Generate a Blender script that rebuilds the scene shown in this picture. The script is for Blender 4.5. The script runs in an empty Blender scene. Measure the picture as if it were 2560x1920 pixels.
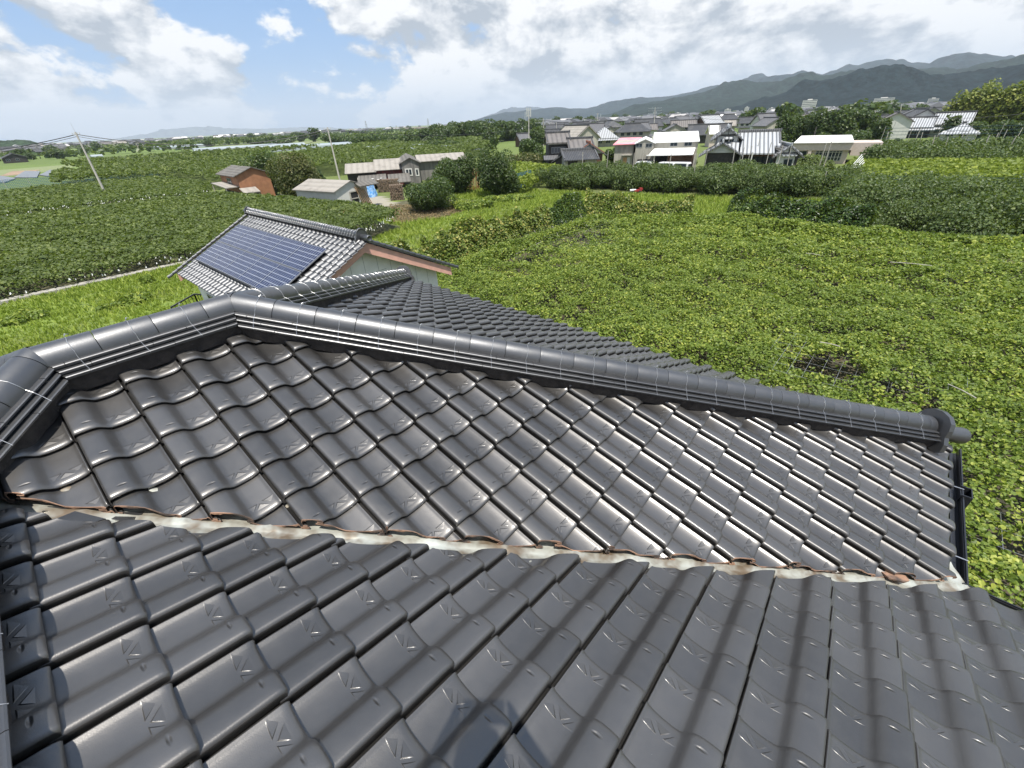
import bpy, bmesh, math, random
import numpy as np
from mathutils import Vector, Matrix
random.seed(7); RNG = np.random.default_rng(7)
R_ = math.radians
S = bpy.context.scene
COL = S.collection

# ------------------------------------------------------------------ camera
H = 8.4                                   # eye above the orchard ground
FPX, PIT, ROL, YAW = 1028.225, 0.568560, -0.046810, 2.307971
TH = R_(21.286); TT = math.tan(TH)        # roof pitch
f0 = np.array([math.cos(YAW), math.sin(YAW), 0.0])
cF = f0*math.cos(PIT) + np.array([0, 0, -math.sin(PIT)])
cR = np.cross(cF, [0, 0, 1]); cR /= np.linalg.norm(cR); cU = np.cross(cR, cF)
cR, cU = cR*math.cos(ROL)+cU*math.sin(ROL), -cR*math.sin(ROL)+cU*math.cos(ROL)
cd = bpy.data.cameras.new('camera'); cam = bpy.data.objects.new('camera', cd); COL.objects.link(cam)
cd.sensor_width = 36; cd.lens = 36*FPX/2560; cd.clip_start = 0.05; cd.clip_end = 60000
cam.matrix_world = Matrix(((cR[0], cU[0], -cF[0], 0), (cR[1], cU[1], -cF[1], 0), (cR[2], cU[2], -cF[2], H), (0, 0, 0, 1)))
S.camera = cam

def ray(x, y): return (x-1280)*cR-(y-960)*cU+FPX*cF
def g(x, y, z=0.0):
    d = ray(x, y); t = (z-H)/d[2]; P = d*t; return np.array([P[0], P[1], z])
def hz(P, x, y):
    """height above the ground point P that the sight line (x,y) passes it at"""
    d = ray(x, y); t = math.hypot(P[0], P[1])/math.hypot(d[0], d[1]); return H+d[2]*t
def far(x, y, D):
    """point at horizontal distance D on a sight line"""
    d = ray(x, y); t = D/math.hypot(d[0], d[1]); return np.array([d[0]*t, d[1]*t, H+d[2]*t])

# ------------------------------------------------------------------ world, sun
SUN_EL, SUN_AZ = R_(69.7), R_(-34.0)
sd = np.array([math.cos(SUN_EL)*math.cos(SUN_AZ), math.cos(SUN_EL)*math.sin(SUN_AZ), math.sin(SUN_EL)])
W = bpy.data.worlds.new('World'); S.world = W; W.use_nodes = True
nt = W.node_tree; nt.nodes.clear()
class NB:
    """tiny node helper"""
    def __init__(s, nt): s.nt = nt
    def n(s, t, **k):
        a = s.nt.nodes.new(t)
        for q, v in k.items(): setattr(a, q, v)
        return a
    def l(s, a, b): s.nt.links.new(a, b)
    def set(s, sock, v):
        if hasattr(v, 'is_output') or isinstance(v, bpy.types.NodeSocket): s.l(v, sock)
        else: sock.default_value = v
    def m(s, op, a, b=0.0, c=None, clamp=False):
        x = s.n('ShaderNodeMath', operation=op, use_clamp=clamp)
        s.set(x.inputs[0], a); s.set(x.inputs[1], b)
        if c is not None: s.set(x.inputs[2], c)
        return x.outputs[0]
    def vm(s, op, a, b=None, out=0):
        x = s.n('ShaderNodeVectorMath', operation=op); s.set(x.inputs[0], a)
        if b is not None:
            if op == 'SCALE': s.set(x.inputs[3], b)
            else: s.set(x.inputs[1], b)
        return x.outputs['Value'] if op in ('DOT_PRODUCT', 'LENGTH', 'DISTANCE') else x.outputs[0]
    def mix(s, f, a, b):
        x = s.n('ShaderNodeMix', data_type='RGBA'); s.set(x.inputs[0], f); s.set(x.inputs[6], a); s.set(x.inputs[7], b)
        return x.outputs[2]
    def ss(s, v, a, b, c=0.0, d=1.0):
        x = s.n('ShaderNodeMapRange', interpolation_type='SMOOTHSTEP'); s.set(x.inputs[0], v)
        for i, q in enumerate((a, b, c, d)): s.set(x.inputs[i+1], q)
        return x.outputs[0]
    def noise(s, vec, scale, detail=4, rough=.5, dist=0.0, out='Fac'):
        x = s.n('ShaderNodeTexNoise'); 
        if vec is not None: s.l(vec, x.inputs['Vector'])
        x.inputs['Scale'].default_value = scale; x.inputs['Detail'].default_value = detail
        x.inputs['Roughness'].default_value = rough; x.inputs['Distortion'].default_value = dist
        return x.outputs[out]
b = NB(nt)
def build_world():
    sky = b.n('ShaderNodeTexSky', sky_type='NISHITA'); sky.sun_disc = False
    sky.sun_elevation = SUN_EL; sky.sun_rotation = math.pi/2-SUN_AZ
    sky.air_density = 1.0; sky.dust_density = 1.2; sky.ozone_density = 1.5
    dirv = b.n('ShaderNodeTexCoord').outputs['Generated']
    sep = b.n('ShaderNodeSeparateXYZ'); b.l(dirv, sep.inputs[0])
    zz = b.m('ADD', b.m('MAXIMUM', sep.outputs[2], 0.0), 0.13)
    cmb = b.n('ShaderNodeCombineXYZ')
    b.l(b.m('DIVIDE', sep.outputs[0], zz), cmb.inputs[0]); b.l(b.m('DIVIDE', sep.outputs[1], zz), cmb.inputs[1])
    p = cmb.outputs[0]
    sph = b.vm('MULTIPLY', dirv, (1.0, 1.0, 1.75))
    def dens(dz):
        q = b.vm('ADD', sph, (3.1+dz*.25, 1.7-dz*.25, dz))
        n1 = b.noise(q, 6.8, 9, .56, .3)
        n2 = b.noise(b.vm('ADD', p, (1.3, .4, dz)), .9, 5, .55, .2)
        n3 = b.noise(q, 21, 6, .6, .2)
        return b.m('ADD', b.m('ADD', b.m('MULTIPLY', n1, .56), b.m('MULTIPLY', n2, .24)), b.m('MULTIPLY', n3, .20))
    d0 = dens(0.0); d1 = dens(.06)
    # cover thins out round a few directions (the blue gaps of the day)
    bias = None
    for (x, y, rad, amt) in ((790, 170, .27, .19), (560, 150, .10, .05), (60, 190, .20, .15), (300, 260, .16, .03), (500, 60, .14, .12), (470, 270, .16, .07), (880, 250, .12, .06),
                             (980, 120, .22, -.10), (630, 232, .10, -.14), (340, 195, .17, -.15), (150, 80, .30, -.13), (545, 152, .07, -.14), (330, 60, .12, -.04),
                             (1280, 150, .40, -.10), (1800, 90, .6, -.11), (2400, 60, .6, -.12), (800, 10, .18, -.14), (20, 240, .07, -.13)):
        dd = ray(x, y); dd = dd/np.linalg.norm(dd)
        dist = b.vm('DISTANCE', dirv, tuple(dd))
        w = b.m('MULTIPLY', b.ss(dist, rad, rad*.25), -amt)
        bias = w if bias is None else b.m('ADD', bias, w)
    cov = b.m('ADD', b.m('ADD', b.m('MULTIPLY', b.m('SUBTRACT', d0, .5), 1.7), .5), bias)
    cov = b.m('ADD', cov, b.ss(sep.outputs[2], .16, .02, 0, .05))
    cov = b.m('SUBTRACT', cov, b.ss(sep.outputs[2], .46, .72, 0, .05))  # cloud thinned high overhead, out of view, to cut the fill light
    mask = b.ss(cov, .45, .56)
    lit = b.m('ADD', b.m('MULTIPLY', b.m('SUBTRACT', d0, d1), 9.5), .64)
    thick = b.ss(cov, .58, 1.05)
    lit = b.m('SUBTRACT', lit, b.m('MULTIPLY', thick, .34))
    lit = b.m('MINIMUM', b.m('MAXIMUM', lit, 0.0), 1.0)
    cc = b.mix(lit, (3.3, 3.7, 4.2, 1), (7.6, 7.6, 7.6, 1))
    hor = b.ss(sep.outputs[2], .11, -.03)
    cc = b.mix(b.m('MULTIPLY', hor, .7), cc, (4.3, 5.2, 6.3, 1))
    skyc = b.mix(.6, sky.outputs[0], (1.75, 3.5, 6.6, 1))
    skyc = b.mix(b.m('MULTIPLY', hor, .7), skyc, (3.8, 5.1, 6.7, 1))
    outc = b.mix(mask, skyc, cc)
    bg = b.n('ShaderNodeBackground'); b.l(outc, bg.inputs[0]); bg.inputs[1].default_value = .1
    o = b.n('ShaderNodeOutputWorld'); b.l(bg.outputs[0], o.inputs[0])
build_world()
sl = bpy.data.lights.new('sun', 'SUN'); sl.energy = 5.0; sl.angle = R_(.53); sl.color = (1, .955, .88)
so = bpy.data.objects.new('sun', sl); COL.objects.link(so)
so.rotation_euler = Vector(sd).to_track_quat('Z', 'Y').to_euler()
S.view_settings.view_transform = 'Standard'; S.view_settings.look = 'None'; S.view_settings.exposure = 0.53; S.view_settings.gamma = 1

# ------------------------------------------------------------------ helpers
def tag(o, label=None, cat=None, group=None, kind=None):
    for k, v in (('label', label), ('category', cat), ('group', group), ('kind', kind)):
        if v: o[k] = v
    return o
def empty(name, loc=(0, 0, 0), rz=0.0, parent=None):
    o = bpy.data.objects.new(name, None); COL.objects.link(o); o.location = loc; o.rotation_euler = (0, 0, rz)
    o.empty_display_size = .2
    if parent: o.parent = parent
    return o
def mk(name, V, Fc, mat, parent=None, smooth=False, uv=None, link=True):
    """V (n,3), Fc (m,k) array or list of arrays/lists"""
    me = bpy.data.meshes.new(name); V = np.asarray(V, np.float32)
    if isinstance(Fc, np.ndarray):
        k = Fc.shape[1]; m = len(Fc); loops = Fc.astype(np.int32).ravel(); starts = np.arange(m, dtype=np.int32)*k; tot = np.full(m, k, np.int32)
    else:
        tot = np.array([len(f) for f in Fc], np.int32); starts = np.concatenate([[0], np.cumsum(tot)[:-1]]).astype(np.int32)
        loops = np.concatenate([np.asarray(f, np.int32) for f in Fc]); m = len(Fc)
    me.vertices.add(len(V)); me.vertices.foreach_set('co', V.ravel())
    me.loops.add(len(loops)); me.loops.foreach_set('vertex_index', loops)
    me.polygons.add(m); me.polygons.foreach_set('loop_start', starts); me.polygons.foreach_set('loop_total', tot)
    me.polygons.foreach_set('use_smooth', np.full(m, bool(smooth)))
    me.update(calc_edges=True)
    if uv is not None:
        l = me.uv_layers.new(name='UVMap'); l.data.foreach_set('uv', np.asarray(uv, np.float32)[loops].ravel())
    me.validate()
    if mat: me.materials.append(mat)
    if not link: return me
    o = bpy.data.objects.new(name, me); COL.objects.link(o)
    if parent: o.parent = parent
    return o
class MB:
    """collects simple solids, then links them as ONE mesh object"""
    def __init__(s): s.V = []; s.F = []; s.n = 0
    def add(s, V, F):
        V = np.asarray(V, float).reshape(-1, 3); s.V.append(V); s.F += [[i+s.n for i in f] for f in F]; s.n += len(V); return s
    def box(s, x0, x1, y0, y1, z0, z1):
        V = [(x, y, z) for x in (x0, x1) for y in (y0, y1) for z in (z0, z1)]
        return s.add(V, [(0, 1, 3, 2), (4, 6, 7, 5), (0, 4, 5, 1), (2, 3, 7, 6), (0, 2, 6, 4), (1, 5, 7, 3)])
    def bar(s, A, B, w, h=None, up=(0, 0, 1)):
        h = h or w; A = np.array(A, float); B = np.array(B, float); d = B-A; L = np.linalg.norm(d); d /= max(L, 1e-9)
        u = np.array(up, float)
        if abs(d@u) > .98: u = np.array([1., 0, 0])
        r = np.cross(d, u); r /= np.linalg.norm(r); u = np.cross(r, d)
        V = [P+r*i*w/2+u*j*h/2 for P in (A, B) for i, j in ((-1, -1), (1, -1), (1, 1), (-1, 1))]
        return s.add(V, [(3, 2, 1, 0), (4, 5, 6, 7), (0, 1, 5, 4), (1, 2, 6, 5), (2, 3, 7, 6), (3, 0, 4, 7)])
    def tube(s, P, r, n=8, r2=None, cap=True):
        P = [np.array(p, float) for p in P]; rs = np.linspace(r, r if r2 is None else r2, len(P))
        V = []; F = []
        for i, p in enumerate(P):
            d = P[min(i+1, len(P)-1)]-P[max(i-1, 0)]; d /= max(np.linalg.norm(d), 1e-9)
            u = np.array([0, 0, 1.]) if abs(d[2]) < .9 else np.array([1., 0, 0])
            a = np.cross(d, u); a /= np.linalg.norm(a); c = np.cross(a, d)
            for k in range(n):
                t = 2*math.pi*k/n; V.append(p+(a*math.cos(t)+c*math.sin(t))*rs[i])
            if i:
                for k in range(n): F.append(((i-1)*n+k, (i-1)*n+(k+1) % n, i*n+(k+1) % n, i*n+k))
        if cap: F += [list(range(n))[::-1], [(len(P)-1)*n+k for k in range(n)]]
        return s.add(V, F)
    def quad(s, *p): return s.add(p, [list(range(len(p)))])
    def slab(s, P, t, nrm=(0, 0, 1)):
        """polygon P with thickness t below it"""
        P = np.array(P, float); n = len(P); Q = P-np.array(nrm, float)*t
        return s.add(np.vstack([P, Q]), [list(range(n)), list(range(n, 2*n))[::-1]]+[(i, i+n, (i+1) % n+n, (i+1) % n) for i in range(n)])
    def build(s, name, mat, parent=None, smooth=False):
        return mk(name, np.vstack(s.V), s.F, mat, parent, smooth=smooth)

# ------------------------------------------------------------------ materials
def mat(name, col, rough=.6, metal=0.0, spec=.5, var=0.0, vscale=3.0, bump=0.0, bscale=40.0, coat=0.0, trans=0.0, col2=None, streak=False, detail=5):
    m = bpy.data.materials.new(name); m.use_nodes = True; n = NB(m.node_tree)
    bs = m.node_tree.nodes['Principled BSDF']
    c = (*col, 1) if len(col) == 3 else col
    bs.inputs['Base Color'].default_value = c; bs.inputs['Roughness'].default_value = rough; bs.inputs['Metallic'].default_value = metal
    bs.inputs['Specular IOR Level'].default_value = spec
    if coat: bs.inputs['Coat Weight'].default_value = coat; bs.inputs['Coat Roughness'].default_value = .25
    tc = n.n('ShaderNodeTexCoord').outputs['Object']
    if streak:
        mp = n.n('ShaderNodeMapping'); n.l(tc, mp.inputs[0]); mp.inputs['Scale'].default_value = (1, 1, .15); tc2 = mp.outputs[0]
    else: tc2 = tc
    if var or col2:
        f = n.ss(n.noise(tc2, vscale, detail, .6), .35, .68)
        c2 = (*col2, 1) if col2 else tuple(v*(1-var) for v in c[:3])+(1,)
        n.l(n.mix(f, c, c2), bs.inputs['Base Color'])
    if bump:
        bp = n.n('ShaderNodeBump'); bp.inputs['Strength'].default_value = bump; bp.inputs['Distance'].default_value = .01
        n.l(n.noise(tc, bscale, 4, .6), bp.inputs['Height']); n.l(bp.outputs[0], bs.inputs['Normal'])
    return m

def tile_mat(name, base=(.055, .056, .06), rough=.42, logo=True, spec=.5, metal=.0, coat=0.0):
    m = bpy.data.materials.new(name); m.use_nodes = True; n = NB(m.node_tree); bs = m.node_tree.nodes['Principled BSDF']
    uv = n.n('ShaderNodeTexCoord').outputs['UV']; fl = n.vm('FLOOR', uv); fr = n.vm('FRACTION', uv)
    wn = n.n('ShaderNodeTexWhiteNoise', noise_dimensions='2D'); n.l(fl, wn.inputs['Vector'])
    ob = n.n('ShaderNodeTexCoord').outputs['Object']
    big = n.noise(ob, 1.1, 3, .5); mid = n.noise(ob, 14, 5, .6); fine = n.noise(ob, 260, 3, .6)
    fac = n.m('ADD', n.m('MULTIPLY', wn.outputs[0], .45), n.m('ADD', n.m('MULTIPLY', big, .4), n.m('MULTIPLY', mid, .25)))
    dust = n.ss(n.m('ADD', n.m('MULTIPLY', mid, .6), n.m('MULTIPLY', n.noise(ob, 3.2, 5, .7), .45)), .52, .72, 0, .34)
    c = n.mix(fac, tuple(x*.68 for x in base)+(1,), tuple(x*1.42 for x in base)+(1,))
    c = n.mix(dust, c, (.135, .130, .122, 1))
    # pale specks of grit
    vo = n.n('ShaderNodeTexVoronoi'); n.l(ob, vo.inputs['Vector']); vo.inputs['Scale'].default_value = 30
    spk = n.m('MULTIPLY', n.ss(vo.outputs['Distance'], .03, .015), n.ss(n.noise(ob, 17, 2), .58, .6))
    c = n.mix(n.m('MULTIPLY', spk, .8), c, (.55, .54, .5, 1))
    n.l(c, bs.inputs['Base Color'])
    bs.inputs['Specular IOR Level'].default_value = spec; bs.inputs['Metallic'].default_value = metal; bs.inputs['Coat Weight'].default_value = coat; bs.inputs['Coat Roughness'].default_value = .2
    r = n.m('ADD', n.m('MULTIPLY', mid, .14), n.m('ADD', n.m('MULTIPLY', wn.outputs[0], .05), rough-.09))
    n.l(r, bs.inputs['Roughness'])
    bp0 = n.n('ShaderNodeBump'); bp0.inputs['Strength'].default_value = .35; bp0.inputs['Distance'].default_value = .0012
    n.l(n.m('ADD', fine, n.m('MULTIPLY', mid, 2.0)), bp0.inputs['Height'])
    last = bp0.outputs[0]
    if logo:
        sc = n.vm('MULTIPLY', fr, (1.21, 1.0, 0.0))
        h = None
        for tri in (((.287, .335), (.060, .325), (.165, .195)), ((.332, .296), (.200, .150), (.430, .160)), ((.368, .322), (.478, .165), (.535, .318))):
            a = [(q[0]*1.21, q[1]) for q in tri]; dd = []
            for i, j, k in ((0, 1, 2), (2, 0, 1), (1, 2, 0)):
                p, q, o = a[i], a[j], a[k]; ex, ey = q[0]-p[0], q[1]-p[1]; L = math.hypot(ex, ey); nx, ny = -ey/L, ex/L
                if nx*(o[0]-p[0])+ny*(o[1]-p[1]) < 0: nx, ny = -nx, -ny
                dd.append((n.m('SUBTRACT', n.vm('DOT_PRODUCT', sc, (nx, ny, 0)), nx*p[0]+ny*p[1]), nx*(o[0]-p[0])+ny*(o[1]-p[1])))
            hi = n.m('MULTIPLY', n.ss(n.m('MINIMUM', dd[0][0], dd[1][0]), -.002, .014, 0, 1), n.m('MULTIPLY', n.m('MAXIMUM', dd[2][0], 0.0), 1.2/dd[2][1]))
            h = hi if h is None else n.m('ADD', h, hi)
        h = n.m('MULTIPLY', h, n.m('ADD', n.m('MULTIPLY', wn.outputs[0], -.45), -.75))
        # small nub on the roll
        nb = n.vm('LENGTH', n.vm('MULTIPLY', n.vm('SUBTRACT', fr, (.76, .22, 0)), (11., 28., 0)))
        h = n.m('ADD', h, n.ss(nb, 1, 0, 0, .9))
        bp = n.n('ShaderNodeBump'); bp.inputs['Strength'].default_value = 1.0; bp.inputs['Distance'].default_value = .0050
        n.l(h, bp.inputs['Height']); n.l(last, bp.inputs['Normal']); last = bp.outputs[0]
    n.l(last, bs.inputs['Normal']); n.l(last, bs.inputs['Coat Normal'])
    return m

def leaf_mat(name, c1, c2, c3, rough=.5, trans=.35, vscale=.35):
    """c1 dark, c2 mid, c3 bright; colour differs from leaf to leaf and in patches"""
    m = bpy.data.materials.new(name); m.use_nodes = True; n = NB(m.node_tree); bs = m.node_tree.nodes['Principled BSDF']
    geo = n.n('ShaderNodeNewGeometry'); rnd = geo.outputs['Random Per Island']
    pat = n.noise(geo.outputs['Position'], vscale, 4, .6)
    f = n.m('ADD', n.m('MULTIPLY', rnd, .42), n.m('ADD', n.m('MULTIPLY', pat, .42), n.m('MULTIPLY', n.noise(geo.outputs['Position'], vscale*6, 3, .6), .38)))
    a = n.mix(n.ss(f, .25, .6), (*c1, 1), (*c2, 1)); c = n.mix(n.ss(f, .62, .95), a, (*c3, 1))
    n.l(c, bs.inputs['Base Color']); bs.inputs['Roughness'].default_value = rough; bs.inputs['Specular IOR Level'].default_value = .4
    tr = n.n('ShaderNodeBsdfTranslucent'); n.l(n.mix(.5, c, (.30, .42, .03, 1)), tr.inputs[0])
    mx = n.n('ShaderNodeMixShader'); mx.inputs[0].default_value = trans
    out = m.node_tree.nodes['Material Output']
    n.l(bs.outputs[0], mx.inputs[1]); n.l(tr.outputs[0], mx.inputs[2]); n.l(mx.outputs[0], out.inputs[0])
    return m
M = {}
HAZE = 0.95e-4
M['tile'] = tile_mat('dark_glazed_tile', (.124, .119, .114), .47, spec=.7, metal=.86, coat=.6)
M['ridge'] = tile_mat('dark_ridge_tile', (.108, .109, .112), .45, logo=False, spec=.7, metal=.86, coat=.35)
M['ibushi'] = tile_mat('silver_grey_tile', (.10, .102, .106), .42, logo=False, spec=.7, metal=.75)
M['clay'] = mat('broken_clay', (.34, .20, .13), .9, vscale=7, bump=.5, col2=(.05, .04, .035))
M['mortar'] = mat('dark_mortar', (.045, .038, .034), .95, var=.5, vscale=14, bump=.8, bscale=60)
M['copper'] = mat('weathered_copper', (.52, .53, .47), .38, .45, var=0, vscale=6, col2=(.20, .15, .10), bump=.2, bscale=9, detail=3)
M['wire'] = mat('galvanised_wire', (.55, .55, .55), .35, .8)
M['gutter'] = mat('black_gutter', (.02, .021, .024), .3, bump=.05)
M['wall'] = mat('cream_wall', (.55, .52, .45), .9, var=.2, bump=.2)
M['underlay'] = mat('roof_underlay', (.02, .02, .02), .95)
# ------------------------------------------------------------------ tiled slopes of the house
PU = np.array([.034, .045, .06, .08, .12, .18, .25, .33, .42, .50, .545, .585, .625, .67, .75, .84, .90, .95, .985, 1.0])
PH = np.array([.000, .009, .008, .002, -.002, -.006, -.008, -.009, -.0085, -.005, .004, .016, .028, .037, .0435, .0455, .0458, .0450, .0425, .030])
PV = np.array([0, .015, .04, .08, .14, .25, .5, .75, 1.0, 1.1])
PE = np.array([-.0125, -.0080, -.0040, -.0010, 0, 0, 0, 0, 0, 0])
def tiles(name, cells, O, eu, ev, w, l, t=.035, mat_=None, parent=None, PU=PU, PH=PH, PV=PV, PE=PE, nolog=None, seed=1, jit=1.0, clips=(), depth=.0065, rim=None):
    """cells: (i,j); the upper corner of the roll at the butt of tile (i,j) is O+i*w*eu-j*l*ev"""
    rg = np.random.default_rng(seed); eu = np.array(eu, float); ev = np.array(ev, float); en = np.cross(eu, ev)
    if en[2] < 0: en = -en
    nu, nv = len(PU), len(PV)
    def grid(n, m, o=0): 
        a = np.arange(n*m).reshape(m, n)+o
        return np.stack([a[:-1, :-1], a[:-1, 1:], a[1:, 1:], a[1:, :-1]], -1).reshape(-1, 4)
    # local (u,v,h)
    uu, vv = np.meshgrid(PU, PV); top = np.stack([uu, vv, np.tile(PH, (nv, 1))+PE[:, None]+t*(1-vv)], -1).reshape(-1, 3)
    hb = PH+PE[0]+t
    fr = np.concatenate([np.stack([PU, 0*PU, hb], -1), np.stack([PU, 0*PU, hb-depth], -1), np.stack([PU, 0*PU+.09, hb-depth-.002], -1)])
    sdh = PH[-1]+PE+t*(1-PV)
    sd_ = np.concatenate([np.stack([0*PV+1, PV, sdh], -1), np.stack([0*PV+1, PV, sdh-.034], -1), np.stack([0*PV+.95, PV, sdh-.036], -1)])
    gh = PH[0]+PE+t*(1-PV)
    gr = np.concatenate([np.stack([0*PV+PU[0], PV, gh], -1), np.stack([0*PV+PU[0]-.004, PV, gh-.014], -1), np.stack([0*PV-.07, PV, gh-.016], -1)])
    L = []; Fs = []; o = 0
    for P, n, m in ((top, nu, nv), (fr, nu, 3), (sd_, nv, 3), (gr, nv, 3)):
        L.append(P); Fs.append(grid(n, m, o)); o += len(P)
    L = np.concatenate(L); Fq = np.concatenate(Fs)
    cells = np.array(cells, float); N = len(cells)
    base = np.array(O)+cells[:, :1]*w*eu-cells[:, 1:]*l*ev-w*eu-(PH[-1]+t)*en
    base = base+rg.normal(0, .0012*jit, (N, 1))*en+rg.normal(0, .0010*jit, (N, 1))*eu
    tv = rg.normal(0, .0016*jit, (N, 1)); tu = rg.normal(0, .0016*jit, (N, 1))
    hh = L[None, :, 2]+tv*(L[None, :, 1]-.5)+tu*(L[None, :, 0]-.5)
    V = base[:, None, :]+L[None, :, 0:1]*w*eu+L[None, :, 1:2]*l*ev+hh[..., None]*en
    lu = np.clip(L[:, 0], .002, .998); lv = np.clip(L[:, 1], .002, .998)
    lv = np.tile(lv, (N, 1)); lu = np.tile(lu, (N, 1))
    if nolog is not None:
        k = nolog(cells[:, 0], cells[:, 1]); lv[k] = .6+lv[k]*.39
    UV = np.stack([lu+cells[:, :1]+50, lv+cells[:, 1:]+50], -1)
    Fa = (Fq[None]+(np.arange(N)*len(L))[:, None, None]).reshape(-1, 4)
    o = mk(name, V.reshape(-1, 3), Fa, mat_, parent, smooth=True, uv=UV.reshape(-1, 2))
    if clips or rim: clip(o, clips, rim)
    return o
def clip(o, clips, rim=None):
    bm = bmesh.new(); bm.from_mesh(o.data); rimE = None
    for k, (co, no) in enumerate(clips):
        r = bmesh.ops.bisect_plane(bm, geom=bm.verts[:]+bm.edges[:]+bm.faces[:], plane_co=co, plane_no=no, clear_outer=True, dist=1e-5)
        if rim is not None and k == rim[0]:
            V = []; F = []
            for e in r['geom_cut']:
                if isinstance(e, bmesh.types.BMEdge) and abs(e.verts[0].co.z-e.verts[1].co.z) < .25:
                    a, c = e.verts[0].co, e.verts[1].co; i = len(V); n_ = Vector(no).normalized()*.004
                    V += [tuple(a+n_), tuple(c+n_), tuple(c+n_-Vector((0, 0, .008+.005*math.sin(c.x*70)+.003*math.sin(c.x*310)))), tuple(a+n_-Vector((0, 0, .008+.005*math.sin(a.x*70)+.003*math.sin(a.x*310)))), tuple(a), tuple(c)]
                    F += [(i, i+1, i+2, i+3), (i, i+1, i+5, i+4)]
            rimE = (V, F)
    bm.to_mesh(o.data); bm.free()
    if rimE and rimE[0]: mk('cut_edge', rimE[0], rimE[1], rim[1], o)
WT, LT = .30, .247446
ct, st = math.cos(TH), math.sin(TH)
house = empty('tiled_house', (0, 0, 0))
tag(house, 'large dark grey tiled hip roof filling the foreground, with stacked ridges and a metal valley', 'house')
C1 = np.array([-3.38, -.25, 7.25]); C2 = np.array([-3.38, .79, 7.25]); ZR = 7.25
XE, YE = 1.26, 5.43
A_ = tiles('roof_slope', [(-b_, a) for b_ in range(-6, 20) for a in range(-3, 18)], (-2.700, .321, 6.988), (0, -1, 0), (-ct, 0, st), WT, LT, mat_=M['tile'], parent=house,
           nolog=lambda i, j: j >= 17, seed=3,
           clips=[((0, 2.178, 0), (1, -1, 0)), ((-3.38, 0, 0), (-1, 0, 0)), ((0, 4.17, 0), (-1, 1, 0)), ((0, -3.63, 0), (-1, -1, 0))], rim=(0, M['clay']))
tag(A_, 'roof slope beyond the valley, catching bright sun glints')
B_ = tiles('roof_slope', [(i, j) for i in range(-3, 28) for j in range(-2, 17)], (-2.223, -.302, 6.896), (1, 0, 0), (0, -ct, st), WT, LT, mat_=M['tile'], parent=house,
           nolog=lambda i, j: j >= 16, seed=5, clips=[((0, 2.045, 0), (-1, 1, 0)), ((0, -.76, 0), (0, -1, 0)), ((6, 0, 0), (1, 0, 0))])
tag(B_, 'nearest roof slope in front of the valley, under the photographer')
tiles('roof_slope', [(i, j) for i in range(-1, 32) for j in range(0, 21)], (-8.1, .85, 7.227), (1, 0, 0), (0, -ct, st), WT, LT, mat_=M['tile'], parent=house, nolog=lambda i, j: j < 99, seed=6,
      clips=[((0, 4.17, 0), (1, -1, 0)), ((0, .79-3.38, 0), (-1, -1, 0))])
LP = dict(PU=np.array([0, .05, .2, .4, .6, .75, .9, 1.0]), PH=np.array([.004, .009, -.006, -.007, .015, .042, .046, .030]), PV=np.array([0, .05, .5, 1.0]), PE=np.array([-.008, 0, 0, 0]))
tiles('roof_slope', [(i, j) for i in range(-20, 20) for j in range(0, 21)], (-3.38, 0, 7.25), (0, 1, 0), (ct, 0, st), WT, LT, mat_=M['tile'], parent=house, nolog=lambda i, j: j < 99, seed=7, jit=.5,
      clips=[((-3.38, .79, 0), (1, 1, 0)), ((-3.38, -.25, 0), (1, -1, 0)), ((-3.40, 0, 0), (1, 0, 0))], **LP)
tiles('roof_slope', [(i, j) for i in range(0, 22) for j in range(0, 21)], (-2.9, -.2, 7.27), (-1, 0, 0), (0, ct, st), WT, LT, mat_=M['tile'], parent=house, nolog=lambda i, j: j < 99, seed=8, jit=.5,
      clips=[((-3.38, -.25, 0), (-1, 1, 0)), ((-2.95, 0, 0), (1, 0, 0)), ((-3.38, -.25, 0), (1, 1, 0))], **LP)
tiles('roof_slope', [(i, j) for i in range(-30, 0) for j in range(0, 19)], (-3.2, -.80, 7.075), (-1, 0, 0), (0, ct, st), WT, LT, mat_=M['tile'], parent=house, nolog=lambda i, j: j < 99, seed=9, jit=.5,
      clips=[((-2.95, 0, 0), (-1, 0, 0)), ((6, 0, 0), (1, 0, 0)), ((0, -.79, 0), (0, 1, 0))], **LP)
# boards under the tiles, 9 cm down
ub = MB(); k0 = 7.25-.10
def zA(x): return k0-TT*(x+3.38)
ub.slab([(-3.38, .79, k0), (-3.38, -.25, k0), (-2.90, -.73, k0-TT*.48), (-2.9, -.73, zA(-2.9)), (1.2, 3.37, zA(1.2)), (1.2, 5.37, zA(1.2))], .05)
ub.slab([(6, -.78, 6.97), (-2.9, -.78, 6.97), (1.2, 3.3, 6.97-TT*4.08), (6, 3.3, 6.97-TT*4.08)], .05)
ub.slab([(-3.38, .79, k0), (1.2, 5.37, zA(1.2)), (-7.96, 5.37, zA(1.2))], .05)
ub.slab([(-3.38, .79, k0), (-7.96, 5.37, zA(1.2)), (-7.96, -4.83, zA(1.2)), (-3.38, -.25, k0)], .05)
ub.slab([(-3.38, -.25, k0), (-7.96, -4.83, zA(1.2)), (1.2, -4.83, zA(1.2))], .05)
ub.slab([(-2.9, -.78, 6.96), (6, -.78, 6.96), (6, -4.9, 6.96-TT*4.12), (-2.9, -4.9, 6.96-TT*4.12)], .05)
ub.build('roof_boards', M['underlay'], house)

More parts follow.
